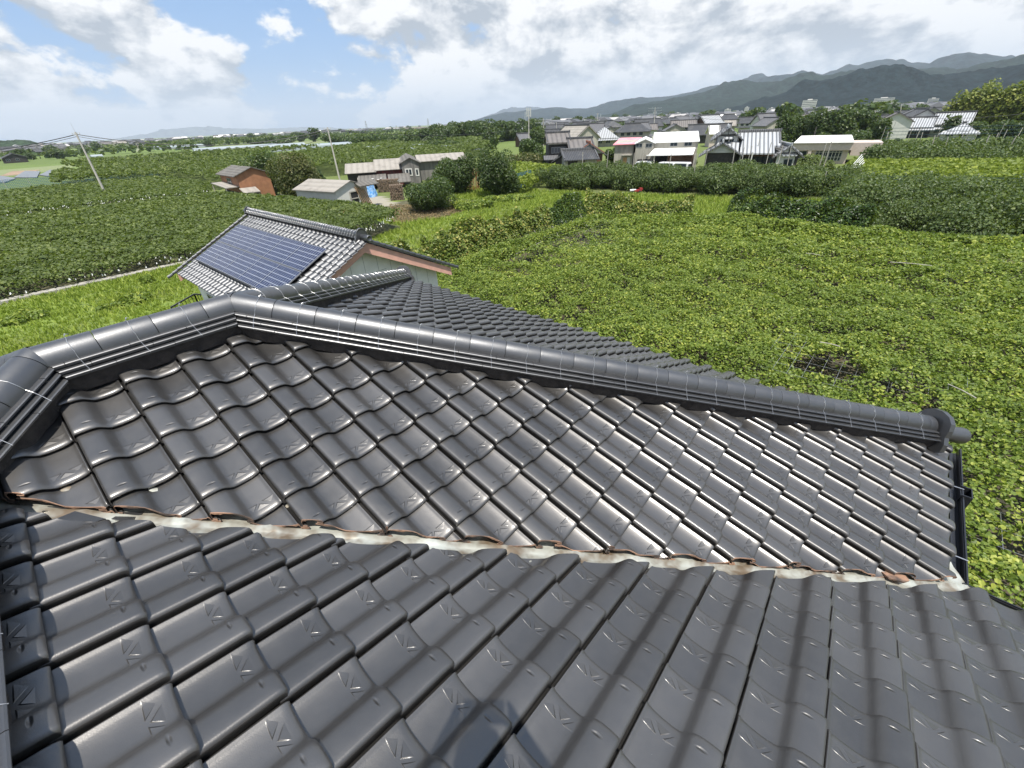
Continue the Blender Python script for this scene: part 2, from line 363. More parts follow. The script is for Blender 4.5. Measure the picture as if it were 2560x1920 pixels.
def junction(C, me, others):
    me = np.array([me[0], me[1], 0.]); me /= np.linalg.norm(me); out = []
    for q in others:
        q = np.array([q[0], q[1], 0.]); q /= np.linalg.norm(q); out.append((tuple(C), tuple(q-me)))
    return out
def ridge(P, Q, parent, clips=(), label=None, seg=.285, sc=1.0, layers=3, wires=True, mats=('ridge', 'mortar'), wstep=1, wr=.0016, name='ridge', mort=True, phase=0.0, zup=0.0):
    """stacked ridge from P to Q: mortar bed, stepped flat courses, round caps"""
    P = np.array(P, float)+(0, 0, zup); Q = np.array(Q, float)+(0, 0, zup); d = Q-P; Lh = np.linalg.norm(d); d /= Lh
    s = np.cross(d, [0, 0, 1.]); s /= np.linalg.norm(s); u = np.cross(s, d)
    def at(a, x, z): return P+d*a+s*x*sc+u*z*sc
    def prism(mb, a0, a1, pts):
        n = len(pts); V = [at(a0, *p) for p in pts]+[at(a1, *p) for p in pts]
        mb.add(V, [list(range(n))[::-1], list(range(n, 2*n))]+[(i, (i+1) % n, (i+1) % n+n, i+n) for i in range(n)])
    rg = random.Random(int(Lh*1000)); top = .018
    nos = MB(); L0 = []
    hw = [.172, .146, .120]
    z = top
    for li, h in enumerate(hw):
        a = -.6+(.15 if li % 2 else 0.)+li*.05
        while a < Lh+.3:
            a0, a1 = a, min(a+.297, Lh+.3)
            dz = rg.uniform(-.0008, .0008)
            for sg in (-1, 1):
                prism(nos, a0, a1, [(sg*x, zz_+dz) for x, zz_ in ((.02, z+.0265), (h-.005, z+.0225), (h, z+.0185), (h-.001, z+.0130), (h-.013, z+.0095), (h-.014, z-.0005), (.02, z-.0005))][::sg])
            a += .30
        z += .0285
    ct_ = z-.006
    cap = MB(); N = 14; a = -.6+phase
    while a < Lh+.3:
        r0 = .090; dz = rg.uniform(-.001, .001); a1 = min(a+seg-.004, Lh+.3)
        rings = [(a, r0*.985), (a+.012, r0), (a1-.012, r0*1.012), (a1, r0)]
        V = []; F = []
        for aa, rr in rings:
            for k in range(N+1):
                t = math.pi*k/N; V.append(at(aa, math.cos(t)*rr, ct_+math.sin(t)*rr*1.12+dz))
        for i in range(3):
            for k in range(N): F.append((i*(N+1)+k, (i+1)*(N+1)+k, (i+1)*(N+1)+k+1, i*(N+1)+k+1))
        cap.add(V, F); cap.add([V[k] for k in range(N+1)], [list(range(N+1))]); cap.add([V[3*(N+1)+k] for k in range(N+1)], [list(range(N+1))[::-1]])
        a += seg
    base = nos.build(name, M[mats[0]], parent)
    if label: tag(base, label)
    co = cap.build('ridge_cap', M[mats[0]], base); co.data.polygons.foreach_set('use_smooth', np.array([len(p.vertices) == 4 for p in co.data.polygons]))
    obs = [base, co]
    core = MB(); prism(core, -.6, Lh+.3, [(.07, ct_+.03), (.07, -.02), (-.07, -.02), (-.07, ct_+.03)]); obs.append(core.build('ridge_core', M['underlay'], base))
    if mort:
        mo = MB(); n = int((Lh+.9)/.03)
        for sg in (-1, 1):
            V = []; F = []
            for i in range(n+1):
                a = -.6+i*.03; w_ = abs(math.sin(a*math.pi/.30))*.02+rg.uniform(-.003, .003)
                V += [at(a, sg*(.138), .022), at(a, sg*(.134+rg.uniform(-.002, .002)), -.02-w_*.3), at(a, sg*(.118+w_*.35), -.085)]
                if i:
                    for q in range(2):
                        k = 3*i+q; F.append((k-3, k, k+1, k-2)[::sg])
            mo.add(V, F)
        obs.append(mo.build('mortar_bed', M[mats[1]], base))
    if wires:
        wi = MB(); a = seg*.5+phase-.0; k = 0
        while a < Lh+.1:
            if k % wstep == 0:
                for sg in (-1, 1):
                    pts = []
                    for t in np.linspace(math.pi/2, .12, 7): pts.append(at(a+rg.uniform(-.003, .003), sg*math.cos(t)*.093, ct_+math.sin(t)*.093*1.12))
                    pts += [at(a+.004, sg*.123, ct_-.006), at(a+.010, sg*.149, ct_-.036), at(a+.018, sg*.174, ct_-.064)]
                    wi.tube(pts, wr, 4, cap=False)
                T = at(a, 0, ct_+.103)
                wi.tube([T, T+u*.016+s*.004, T+u*.022-s*.006+d*.01, T+u*.012+s*.008], wr*.9, 4); wi.tube([T+u*.012, T+u*.012-s*.018+d*.012, T+u*.006-s*.028+d*.02], wr*.9, 4)
            a += seg; k += 1
        obs.append(wi.build('tie_wire', M['wire'], base))
    for o in obs:
        if clips: clip(o, clips)
    return base, at, ct_, obs
dN, dSE, dNE, dNW, dSW = (0, 1), (1, -1), (1, 1), (-1, 1), (-1, -1)
def hipz(P, dx, dy, L): return P+np.array([dx*L, dy*L, -TT*L])
ZU = .0
ridge(C1, C2, house, junction(C1, dN, (dSE, dSW))+junction(C2, (0, 1), ())+[(tuple(C2), tuple(np.array([.7071, .7071+1, 0]))), (tuple(C2), tuple(np.array([-.7071, .7071+1, 0])))], 'short level main ridge', phase=.02)
E2 = hipz(C2, 1, 1, 4.34); r2, at2, ct2, ob2 = ridge(C2, E2, house, junction(C2, dNE, (dNW, (0, -1)))+[(tuple(E2), (1, 1, 0))], 'long hip ridge running down to the right corner', phase=.0)
E6 = hipz(C2, -1, 1, 4.30); r6, at6, ct6, ob6 = ridge(C2, E6, house, junction(C2, dNW, (dNE, (0, -1)))+[(tuple(E6), (-1, 1, 0))], 'hip ridge running away towards the solar panels', phase=.1)
ridge(C1, hipz(C1, 1, -1, .52), house, junction(C1, dSE, (dN, dSW)), 'short hip ridge at the left edge', phase=.05)
ridge(C1, hipz(C1, -1, -1, 4.3), house, junction(C1, dSW, (dN, dSE)), phase=.08)
ridge((-2.80, -.745, 7.083), (6, -.745, 7.083), house, label='level ridge in shade along the left edge of the near slope', phase=.11)

def end_tile(P, d, parent, sc=1.0, ct_=.15, m='ridge', nose=True):
    """curved end plate with a round tail tile below it"""
    P = np.array(P, float); d = np.array(d, float); d /= np.linalg.norm(d); s = np.cross(d, [0, 0, 1.]); s /= np.linalg.norm(s); u = np.cross(s, d)
    def at(a, x, z): return P+d*a+(s*x+u*z)*sc
    pts = [(.20*sc_, z_) for sc_, z_ in ((-.95, -.09), (-1.12, -.05), (-1.05, .02), (-.86, .08), (-.80, .15), (-.66, .215), (-.38, .26), (0, .275), (.38, .26), (.66, .215), (.80, .15), (.86, .08), (1.05, .02), (1.12, -.05), (.95, -.09))]
    mb = MB(); n = len(pts)
    V = [at(-.012, *p) for p in pts]+[at(.040, p[0]*1.02, p[1]*1.01) for p in pts]+[at(.050, p[0]*.97, p[1]*.97) for p in pts]+[at(.034, p[0]*.74, p[1]*.78+.01) for p in pts]
    F = [list(range(n))[::-1]]+[(q*n+i, q*n+(i+1) % n, (q+1)*n+(i+1) % n, (q+1)*n+i) for q in range(3) for i in range(n)]+[[3*n+i for i in range(n)]]
    mb.add(V, F); e = mb.build('end_tile', M[m], parent)
    if nose:
        mb = MB(); V = []; N = 16; F = []
        for k, (a, r) in enumerate(((-.1, .070), (.30, .080), (.43, .088), (.452, .085), (.462, .074), (.458, .058), (.446, .052), (.446, .0))):
            for q in range(N):
                t = 2*math.pi*q/N; V.append(at(a, math.cos(t)*r, .045+.0+math.sin(t)*r))
            if k: F += [((k-1)*N+q, (k-1)*N+(q+1) % N, k*N+(q+1) % N, k*N+q) for q in range(N)]
        mb.add(V, F); o = mb.build('round_tail_tile', M[m], parent, smooth=True)
    return e
end_tile(E2, (1, 1, -TT), r2, sc=1.0); end_tile(E6, (-1, 1, -TT), r6)

# ---- valley flashing between the two slopes
def flashing():
    V = []; F = []; n = 170; prof = [(-.17, -.004), (-.14, .000), (-.10, 0), (-.06, -.004), (-.02, -.006), (0, .016), (.02, -.006), (.06, -.004), (.10, 0), (.14, .000), (.17, -.004)]
    rg = np.random.default_rng(4); m = len(prof)
    for i in range(n+1):
        x = -2.92+i*(4.26/n); zc = 7.25-.062-TT*(x+3.38); a = x*math.pi*2/.29
        for k, (q, h) in enumerate(prof):
            wob = (.017*max(0, math.sin(a+q*22))**8+rg.normal(0, .0006)) if abs(q) < .2 else 0
            V.append((x-q*.7071, x+2.163+q*.7071, zc+h+wob+TT*0))
        if i: F += [((i-1)*m+k, i*m+k, i*m+k+1, (i-1)*m+k+1) for k in range(m-1)]
    # follow both roof planes: each wing rises across the slope
    V = np.array(V)
    for i in range(len(V)):
        q = prof[i % m][0]; V[i, 2] += abs(q)*.7071*TT*1.0-.02
    o = mk('valley_flashing', V, F, M['copper'], house, smooth=True)
    tag(o, 'pale stained metal valley strip')
flashing()
def hitB(px, py, h=0.0):
    d = ray(px, py); k = 6.779-.055+h; t = (k-H)/(d[2]+TT*d[1]); return d*t+np.array([0, 0, H])
def shard(px, py, h, pts, m, label, rz=0.0, t=.014):
    c = hitB(px, py, h); mb = MB(); P = [(math.cos(rz)*x-math.sin(rz)*y, math.sin(rz)*x+math.cos(rz)*y) for x, y in pts]; P = [(x, y, -TT*y*.8) for x, y in P]
    mb.slab(P, t); o = mb.build('tile_fragment', M[m]); o.location = tuple(c); tag(o, label, 'tile fragment')
shard(2240, 1440, .02, [(-.075, -.035), (.02, -.05), (.08, -.02), (.085, .025), (-.02, .045), (-.085, .02)], 'clay', 'orange broken tile piece lying near the lower right end of the valley', .6)
shard(205, 1292, .0, [(-.09, -.03), (.06, -.045), (.10, .0), (-.06, .035)], 'ridge', 'dark tile sliver lying in the metal valley at its upper left end', .75)
shard(320, 1288, -.02, [(-.03, -.05), (.05, -.03), (.03, .05), (-.05, .03)], 'ridge', 'small dark square tile scrap lying in the valley', .3)
shard(150, 1266, -.02, [(-.05, -.03), (.05, -.025), (.035, .035), (-.045, .02)], 'ridge', 'tiny dark tile scrap under the first cut tile of the valley', 1.1)
# ---- gutters
def gutter(P, Q, out, parent, name='gutter'):
    P = np.array(P, float); Q = np.array(Q, float); out = np.array(out, float); mb = MB(); d = (Q-P)/np.linalg.norm(Q-P)
    pts = [(.0, .0), (0, -.085), (.025, -.105), (.095, -.105), (.12, -.085), (.12, .004), (.134, .004), (.134, -.012), (.112, -.012), (.112, -.08), (.09, -.095), (.03, -.095), (.012, -.08), (.012, 0)]
    n = len(pts); V = [A+out*x+np.array([0, 0, z]) for A in (P, Q) for x, z in [(x_*.72, z_*.8) for x_, z_ in pts]]
    mb.add(V, [(i, (i+1) % n, (i+1) % n+n, i+n) for i in range(n)]+[list(range(n)), list(range(n, 2*n))[::-1]])
    o = mb.build(name, M['gutter'], parent); mb = MB(); L = np.linalg.norm(Q-P); a = .25
    while a < L:
        c = P+d*a; mb.bar(c+np.array([0, 0, .006]), c+out*.098+np.array([0, 0, .008]), .010, .003); a += .95
    mb.build('gutter_bracket', M['wire'], o)
    mb = MB(); c0 = P-out*.03; c1 = Q-out*.03; mb.bar(c0-np.array([0, 0, .10]), c1-np.array([0, 0, .10]), .03, .16); mb.build('fascia', M['gutter'], o)
    return o
zg = zA(XE)+.005
ga = gutter((1.235, 3.50, zg), (1.235, 5.42, zg), (1, 0, 0), house)
mb = MB(); fx, fy = 1.31, 4.66
for q in ((fx, fx+.075, fy-.075, fy-.065, zg-.17, zg+.02), (fx, fx+.075, fy+.065, fy+.075, zg-.17, zg+.02), (fx+.066, fx+.075, fy-.065, fy+.065, zg-.17, zg+.02), (fx, fx+.006, fy-.065, fy+.065, zg-.20, zg+.0), (fx+.006, fx+.066, fy-.065, fy+.065, zg-.20, zg-.19)): mb.box(*q)
mb.tube([(fx+.037, fy, zg-.2), (fx+.037, fy, zg-.5), (.78, fy, zg-.9), (.78, fy, .1)], .035, 10); mb.build('rain_pipe', M['gutter'], house)
gutter((1.2, YE-.03, zg), (-7.9, YE-.03, zg), (0, 1, 0), house)
gutter((6, 3.40, zg), (1.30, 3.40, zg), (0, 1, 0), house)
# ---- walls below
mb = MB(); mb.box(-7.3, .62, -4.2, 4.75, 0, 5.15); mb.box(.62, 5.6, -4.1, 2.75, 0, 5.15); mb.build('house_wall', M['wall'], house)
M['glass_dark'] = mat('dark_window', (.03, .04, .05), .08)
M['alu'] = mat('window_frame', (.35, .35, .36), .4, .6)
def window(parent, x0, x1, y, z0, z1, axis='y', out=1, fr=.05, mullion=True, fm='alu'):
    """window on a wall plane: axis 'y' = wall faces y direction"""
    mb = MB(); gl = MB()
    def bx(m_, a0, a1, d0, d1, c0, c1):
        d0, d1 = sorted((y+out*d0, y+out*d1))
        if axis == 'y': m_.box(a0, a1, d0, d1, c0, c1)
        else: m_.box(d0, d1, a0, a1, c0, c1)
    bx(mb, x0, x1, -.01, .04, z0, z0+fr); bx(mb, x0, x1, -.01, .04, z1-fr, z1); bx(mb, x0, x0+fr, -.01, .038, z0+fr, z1-fr); bx(mb, x1-fr, x1, -.01, .038, z0+fr, z1-fr)
    if mullion: xm = (x0+x1)/2; bx(mb, xm-fr*.4, xm+fr*.4, -.01, .036, z0+fr, z1-fr)
    bx(gl, x0+fr, x1-fr, -.005, .014, z0+fr, z1-fr)
    f = mb.build('window', M[fm], parent); gl.build('pane', M['glass_dark'], f); return f
for yy in (-2.5, .3, 2.8): window(house, yy-.8, yy+.8, .625 if yy > 2.75 else -7.305, 1.0, 2.2, 'x', 1 if yy > 2.75 else -1)
for xx in (-6, -3.4, -1): window(house, xx-.8, xx+.8, 4.755, 1.0, 2.2, 'y', 1)

# ------------------------------------------------------------------ photographer (throws the shadow on the near slope)
def person():
    root = empty('person', (0, 0, 0)); tag(root, 'person standing on the near roof slope holding a phone up in both hands', 'person')
    bk = -f0; rt = np.array([math.sin(YAW), -math.cos(YAW), 0.]); O = np.array([0, 0, 0.])+bk*.25
    zf = 6.779-.054-TT*O[1]+.03; O[2] = zf
    # feet stand square on the slope
    hc = H-zf                                  # phone height over the feet
    def W_(x, y, z): return tuple(O+rt*x-bk*y+np.array([0, 0, z]))
    def sk(name, pts, edges, rad, m, parent):
        me = bpy.data.meshes.new(name); me.from_pydata([W_(*p) for p in pts], edges, []); me.update()
        o = bpy.data.objects.new(name, me); COL.objects.link(o); o.parent = parent; me.materials.append(m)
        md = o.modifiers.new('skin', 'SKIN'); sv = me.skin_vertices[0].data if me.skin_vertices else None
        if sv is None:
            bm = bmesh.new(); bm.from_mesh(me); bm.verts.layers.skin.verify(); bm.to_mesh(me); bm.free(); sv = me.skin_vertices[0].data
        for i, r in enumerate(rad):
            sv[i].radius = (r, r) if not isinstance(r, tuple) else r
        sv[0].use_root = True; md.use_smooth_shade = True
        ss = o.modifiers.new('sub', 'SUBSURF'); ss.levels = 2; ss.render_levels = 2; return o
    skin = mat('skin', (.55, .35, .25), .5); cloth = mat('work_shirt', (.12, .15, .22), .9, var=.3); trou = mat('work_trousers', (.10, .10, .11), .9, var=.3); hairm = mat('hair', (.02, .018, .016), .6)
    pts = [(0, 0, .92), (0, .01, 1.06), (0, 0, 1.22), (0, .0, 1.36), (0, .02, 1.44), (0, .05, 1.50), (0, .075, 1.57), (0, .085, 1.64)]
    rad = [.125, .115, .125, .12, .055, .05, .08, .075]; ed = [(i, i+1) for i in range(7)]
    def limb(start, P, Rr):
        k = start
        for p, r in zip(P, Rr): pts.append(p); rad.append(r); ed.append((k, len(pts)-1)); k = len(pts)-1
        return k
    for s in (-1, 1):
        limb(0, [(s*.10, 0, .84), (s*.11, .02, .48), (s*.12, -.01, .10), (s*.13, .12, .04)], [.088, .055, .038, .035])
        k = limb(3, [(s*.18, 0, 1.37), (s*.29, .04, 1.14), (s*.14, .165, hc-.075), (s*.108, .205, hc-.035)], [.055, .04, .027, .026])
        for q, (dx, L) in enumerate(((.0, .045), (.012, .05), (.018, .047), (.022, .038))):
            zf_ = hc+.02-q*.021; limb(k, [(s*(.104), .222, zf_), (s*(.092), .240, zf_), (s*(.085), .244+.0, zf_+.002)], [.010, .0085, .0075])
        limb(k, [(s*.085, .205, hc-.045), (s*.055, .216, hc-.03)], [.011, .009])
    body = sk('body', pts, ed, rad, skin, root)
    sk('shirt', [(0, 0, .90), (0, .01, 1.06), (0, 0, 1.22), (0, 0, 1.37), (-.18, 0, 1.38), (-.26, .03, 1.22), (.18, 0, 1.38), (.26, .03, 1.22)], [(0, 1), (1, 2), (2, 3), (3, 4), (4, 5), (3, 6), (6, 7)], [.15, .14, .15, .135, .075, .062, .075, .062], cloth, root)
    sk('trousers', [(0, 0, .90), (-.1, 0, .82), (-.11, .02, .48), (-.12, -.01, .12), (.1, 0, .82), (.11, .02, .48), (.12, -.01, .12)], [(0, 1), (1, 2), (2, 3), (0, 4), (4, 5), (5, 6)], [.14, .105, .075, .062, .105, .075, .062], trou, root)
    for s in (-1, 1): sk('shoe', [(s*.12, -.04, .05), (s*.13, .06, .045), (s*.135, .16, .035)], [(0, 1), (1, 2)], [.05, .048, .04], trou, root)
    mb = MB()
    # cap of hair, nose and ears as small rounded forms on the head
    for a, r, z in (((0, .045, 0), .088, 1.655),):
        V = []; F = []; n = 14
        for i in range(6):
            t = i/5*math.pi*.52
            for k in range(n): q = 2*math.pi*k/n; V.append(W_(math.cos(q)*math.sin(t)*r, .065+math.sin(q)*math.sin(t)*r*1.12, z-.02+math.cos(t)*r))
            if i: F += [((i-1)*n+k, (i-1)*n+(k+1) % n, i*n+(k+1) % n, i*n+k) for k in range(n)]
        mb.add(V, F)
    mb.build('hair', hairm, root, smooth=True)
    mb = MB(); mb.tube([W_(0, .150, 1.60), W_(0, .172, 1.575), W_(0, .154, 1.565)], .012, 6); mb.build('nose', skin, root)
    for s in (-1, 1):
        mb = MB(); mb.tube([W_(s*.082, .06, 1.61), W_(s*.09, .05, 1.59), W_(s*.084, .06, 1.565)], .010, 6); mb.build('ear', skin, root)
        mb = MB(); mb.tube([W_(s*.035, .146, 1.605), W_(s*.035, .156, 1.605)], .011, 8); mb.build('eye', hairm, root)
    mb = MB(); mb.tube([W_(-.022, .150, 1.535), W_(0, .156, 1.533), W_(.022, .150, 1.535)], .005, 6); mb.build('mouth', mat('lips', (.4, .18, .15), .5), root)
    # phone just behind the lens
    ph = MB(); c = np.array([0, 0, H])-cF*.012
    V = []
    for w_ in (-.004, .004):
        for x, y in ((-.020, -.058), (-.020, .018), (-.017, .021), (.127, .021), (.130, .018), (.130, -.058), (.127, -.061), (-.017, -.061)):
            V.append(c+cR*(x-.055)+cU*(y)-cF*w_)
    n = 8; ph.add(V, [list(range(n)), list(range(n, 2*n))[::-1]]+[(i, (i+1) % n, (i+1) % n+n, i+n) for i in range(n)])
    o = ph.build('phone', mat('phone_body', (.03, .03, .035), .3)); tag(o, 'dark phone held up sideways in both hands of the person on the roof', 'phone')
person()

# ------------------------------------------------------------------ noise, leaves
def vn(x, y, sc, seed=0):
    x = np.asarray(x)/sc+seed*17.3; y = np.asarray(y)/sc+seed*5.7
    xi = np.floor(x); yi = np.floor(y); fx = x-xi; fy = y-yi; fx = fx*fx*(3-2*fx); fy = fy*fy*(3-2*fy)
    def h(a, c): v = np.sin(a*127.1+c*311.7+seed*74.7)*43758.5453; return v-np.floor(v)
    return (h(xi, yi)*(1-fx)+h(xi+1, yi)*fx)*(1-fy)+(h(xi, yi+1)*(1-fx)+h(xi+1, yi+1)*fx)*fy
def inpoly(x, y, P):
    c = np.zeros(len(x), bool); n = len(P)
    for i in range(n):
        x1, y1 = P[i]; x2, y2 = P[(i+1) % n]
        if y1 == y2: continue
        k = ((y1 > y) != (y2 > y)) & (x < (x2-x1)*(y-y1)/(y2-y1)+x1); c ^= k
    return c
def inview(P, m=260):
    d = P-np.array([0, 0, H]); z = d@cF; z = np.where(z < .2, 1e-3, z)
    u = 1280+FPX*(d@cR)/z; v = 960-FPX*(d@cU)/z
    return (d@cF > .2) & (u > -m) & (u < 2560+m) & (v > -m) & (v < 1920+m)
def leaves(P, s, tilt=.6, seed=0, up=1.0, nrm=None, fold=.25, asp=.9):
    """one folded leaf (2 quads) at each point of P; s size per leaf"""
    rg = np.random.default_rng(seed); n = len(P); s = np.broadcast_to(np.asarray(s, float), (n,))[:, None]
    N = rg.normal(0, tilt, (n, 3))+np.array([0, 0, up]) if nrm is None else nrm+rg.normal(0, tilt, (n, 3))
    N /= np.linalg.norm(N, axis=1, keepdims=True)
    T = rg.normal(0, 1, (n, 3)); T -= (T*N).sum(1, keepdims=True)*N; T /= np.linalg.norm(T, axis=1, keepdims=True); B = np.cross(N, T)
    loc = [(-.5, 0, 0), (.55, 0, -.06), (-.42, .38*asp, fold*.4), (.18, .46*asp, fold*.45), (-.42, -.38*asp, fold*.4), (.18, -.46*asp, fold*.45)]
    V = np.stack([P+T*s*a+B*s*c+N*s*e for a, c, e in loc], 1).reshape(-1, 3)
    F = (np.array([[0, 1, 3, 2], [1, 0, 4, 5]])[None]+(np.arange(n)*6)[:, None, None]).reshape(-1, 4)
    return V, F
def leafobj(name, P, s, m, parent=None, **k):
    V, F = leaves(P, s, **k); return mk(name, V, F, m, parent)
def join(*a):
    V = []; F = []; o = 0
    for v, f in a: V.append(v); F.append(f+o); o += len(v)
    return np.vstack(V), np.vstack(F)
def scatter(poly, dens, cell=3.0, seed=0):
    """random points in a polygon; dens(distance) per square metre"""
    rg = np.random.default_rng(seed); P = np.array(poly); x0, y0 = P.min(0); x1, y1 = P.max(0); out = []
    for cx in np.arange(x0, x1, cell):
        for cy in np.arange(y0, y1, cell):
            c = np.array([[cx+cell/2, cy+cell/2, 1.5]]); d = math.hypot(c[0, 0], c[0, 1])
            if not inview(c, 500 if d > 8 else 2500)[0]: continue
            n = rg.poisson(dens(d)*cell*cell)
            if n: out.append(np.stack([cx+rg.random(n)*cell, cy+rg.random(n)*cell], 1))
    if not out: return np.zeros((0, 2))
    Q = np.vstack(out); return Q[inpoly(Q[:, 0], Q[:, 1], poly)]

# ------------------------------------------------------------------ ground
def gz(x, y):
    x = np.asarray(x, float); y = np.asarray(y, float)
    yard = np.clip((x+36.2)/.05, 0, 1)*np.clip((16-y)/7, 0, 1)*np.clip((-8-x)/3+1, 0, 1)*np.clip((y+60)/6, 0, 1)
    near = np.clip((120-np.hypot(x, y))/60, 0, 1)
    return .9*yard*yard*(3-2*yard)+near*(vn(x, y, 3, 2)-.5)*.10+near*(vn(x, y, .9, 3)-.5)*.05
def axis(lo, hi, fine, a, b_):
    v = list(np.arange(lo, hi, fine)); s = fine
    x = v[-1]
    while x < b_: s *= 1.16; x += s; v.append(x)
    s = fine; x = v[0]; L = []
    while x > a: s *= 1.16; x -= s; L.append(x)
    return np.array(L[::-1]+v)
xs = axis(-112, 22, .8, -32000, 32000); ys = axis(-12, 112, .8, -32000, 32000)
X, Y = np.meshgrid(xs, ys); Z = gz(X, Y)
V = np.stack([X, Y, Z], -1).reshape(-1, 3); nx_, ny_ = len(xs), len(ys); a = np.arange(nx_*ny_).reshape(ny_, nx_)
F = np.stack([a[:-1, :-1], a[:-1, 1:], a[1:, 1:], a[1:, :-1]], -1).reshape(-1, 4)
gm = bpy.data.materials.new('ground'); gm.use_nodes = True; n = NB(gm.node_tree); bs = gm.node_tree.nodes['Principled BSDF']
pos = n.n('ShaderNodeNewGeometry').outputs['Position']
at = n.n('ShaderNodeAttribute'); at.attribute_name = 'zone'
vf = n.n('ShaderNodeTexVoronoi'); n.l(pos, vf.inputs['Vector']); vf.inputs['Scale'].default_value = .011
ff = n.n('ShaderNodeSeparateColor'); n.l(vf.outputs['Color'], ff.inputs[0])
farc = n.mix(n.ss(ff.outputs[0], .3, .7), (.030, .055, .018, 1), (.075, .12, .03, 1)); farc = n.mix(n.ss(ff.outputs[1], .80, .84), farc, (.22, .21, .17, 1))
nn = n.noise(pos, .9, 6, .65); n2 = n.noise(pos, 7, 5, .6)
dirt = n.mix(n.ss(nn, .35, .7), (.030, .028, .016, 1), (.10, .080, .050, 1))  # soil colour lowered to deepen the shade seen through canopy gaps
gr = n.mix(n.ss(n2, .35, .7), (.09, .14, .02, 1), (.20, .26, .04, 1)); gr = n.mix(n.ss(nn, .60, .74), gr, (.17, .17, .06, 1))
sepc = n.n('ShaderNodeSeparateColor'); n.l(at.outputs['Color'], sepc.inputs[0])
c = n.mix(sepc.outputs[0], farc, dirt); c = n.mix(sepc.outputs[1], c, gr); c = n.mix(sepc.outputs[2], c, (.30, .27, .22, 1))
n.l(c, bs.inputs['Base Color']); bs.inputs['Roughness'].default_value = .95
bp = n.n('ShaderNodeBump'); bp.inputs['Distance'].default_value = .06; bp.inputs['Strength'].default_value = .6; n.l(n2, bp.inputs['Height']); n.l(bp.outputs[0], bs.inputs['Normal'])
ground = mk('ground', V, F, gm, smooth=True); tag(ground, kind='structure')
V0Z = [(-20.6, 12), (-20.6, 33.5), (-13, 37), (8, 37), (40, 38), (40, 3), (1.5, 3), (-9, 6), (-11.5, 11)]
LAWN = [(-36.2, -40), (-36.2, 9), (-33, 16), (-36, 25), (-41, 25.5), (-52, 27), (-52, 52), (-30, 51), (-14, 56), (-3, 58), (-4, 38), (-20.5, 34), (-20.5, 12), (-8, 12), (-8, -40)]
YARD = [tuple(g(*p)[:2]) for p in ((925, 525), (1010, 500), (1200, 500), (1185, 520), (1100, 548), (990, 560))]
PAVE = [tuple(g(*p)[:2]) for p in ((905, 488), (960, 492), (1000, 512), (940, 520), (905, 505))]
xv, yv = V[:, 0], V[:, 1]; D_ = np.hypot(xv, yv)
zone = np.zeros((len(V), 4), np.float32); zone[:, 3] = 1
zone[:, 0] = np.clip((230-D_)/120, 0, 1)*.9; zone[:, 1] = np.clip((D_-40)/30, 0, 1)*.6
lw = inpoly(xv, yv, LAWN); zone[lw, 1] = np.clip(.35+vn(xv[lw], yv[lw], 4, 9)*.9, 0, 1)
vz = inpoly(xv, yv, V0Z); zone[vz, 0] = 1; zone[vz, 1] = .0
yd = inpoly(xv, yv, YARD); zone[yd, 1] = .12; zone[yd, 0] = 1
pv = inpoly(xv, yv, PAVE); zone[pv, 2] = .9
ca = ground.data.color_attributes.new('zone', 'FLOAT_COLOR', 'POINT'); ca.data.foreach_set('color', zone.ravel())

# ---- grass tufts
M['grass'] = leaf_mat('grass_blades', (.10, .16, .02), (.24, .32, .04), (.40, .43, .09), .6, .3, .5)
M['vine'] = leaf_mat('vine_leaf', (.042, .074, .014), (.160, .225, .036), (.46, .49, .09), .5, .38, .40)
M['vine2'] = leaf_mat('vine_leaf_dark', (.040, .062, .018), (.092, .126, .034), (.22, .26, .07), .6, .3, .2)  # leaf colours darkened to stand for a cloud shadow over the left field
M['vine3'] = leaf_mat('vine_leaf_bright', (.07, .11, .014), (.16, .21, .026), (.32, .36, .05), .6, .3, .2)
M['kaki'] = leaf_mat('persimmon_leaf', (.024, .044, .012), (.062, .096, .024), (.16, .20, .055), .5, .25, .3)
M['tree1'] = leaf_mat('broadleaf_dark', (.014, .032, .008), (.036, .066, .014), (.11, .14, .03), .45, .25, .3)
M['tree2'] = leaf_mat('broadleaf_olive', (.03, .045, .010), (.075, .088, .022), (.20, .17, .06), .5, .25, .3)
M['bamboo'] = leaf_mat('bamboo_leaf', (.05, .08, .015), (.17, .20, .035), (.36, .36, .07), .5, .3, .12)
M['hedge'] = leaf_mat('variegated_hedge', (.04, .075, .012), (.13, .18, .03), (.55, .46, .14), .45, .25, .8)
M['hedge2'] = leaf_mat('dark_hedge', (.014, .032, .008), (.035, .07, .012), (.14, .2, .03), .4, .2, .5)
M['bark'] = mat('bark', (.09, .07, .05), .95, var=.5, vscale=8, bump=.6)
M['deep'] = mat('deep_foliage', (.008, .014, .005), 1.0)
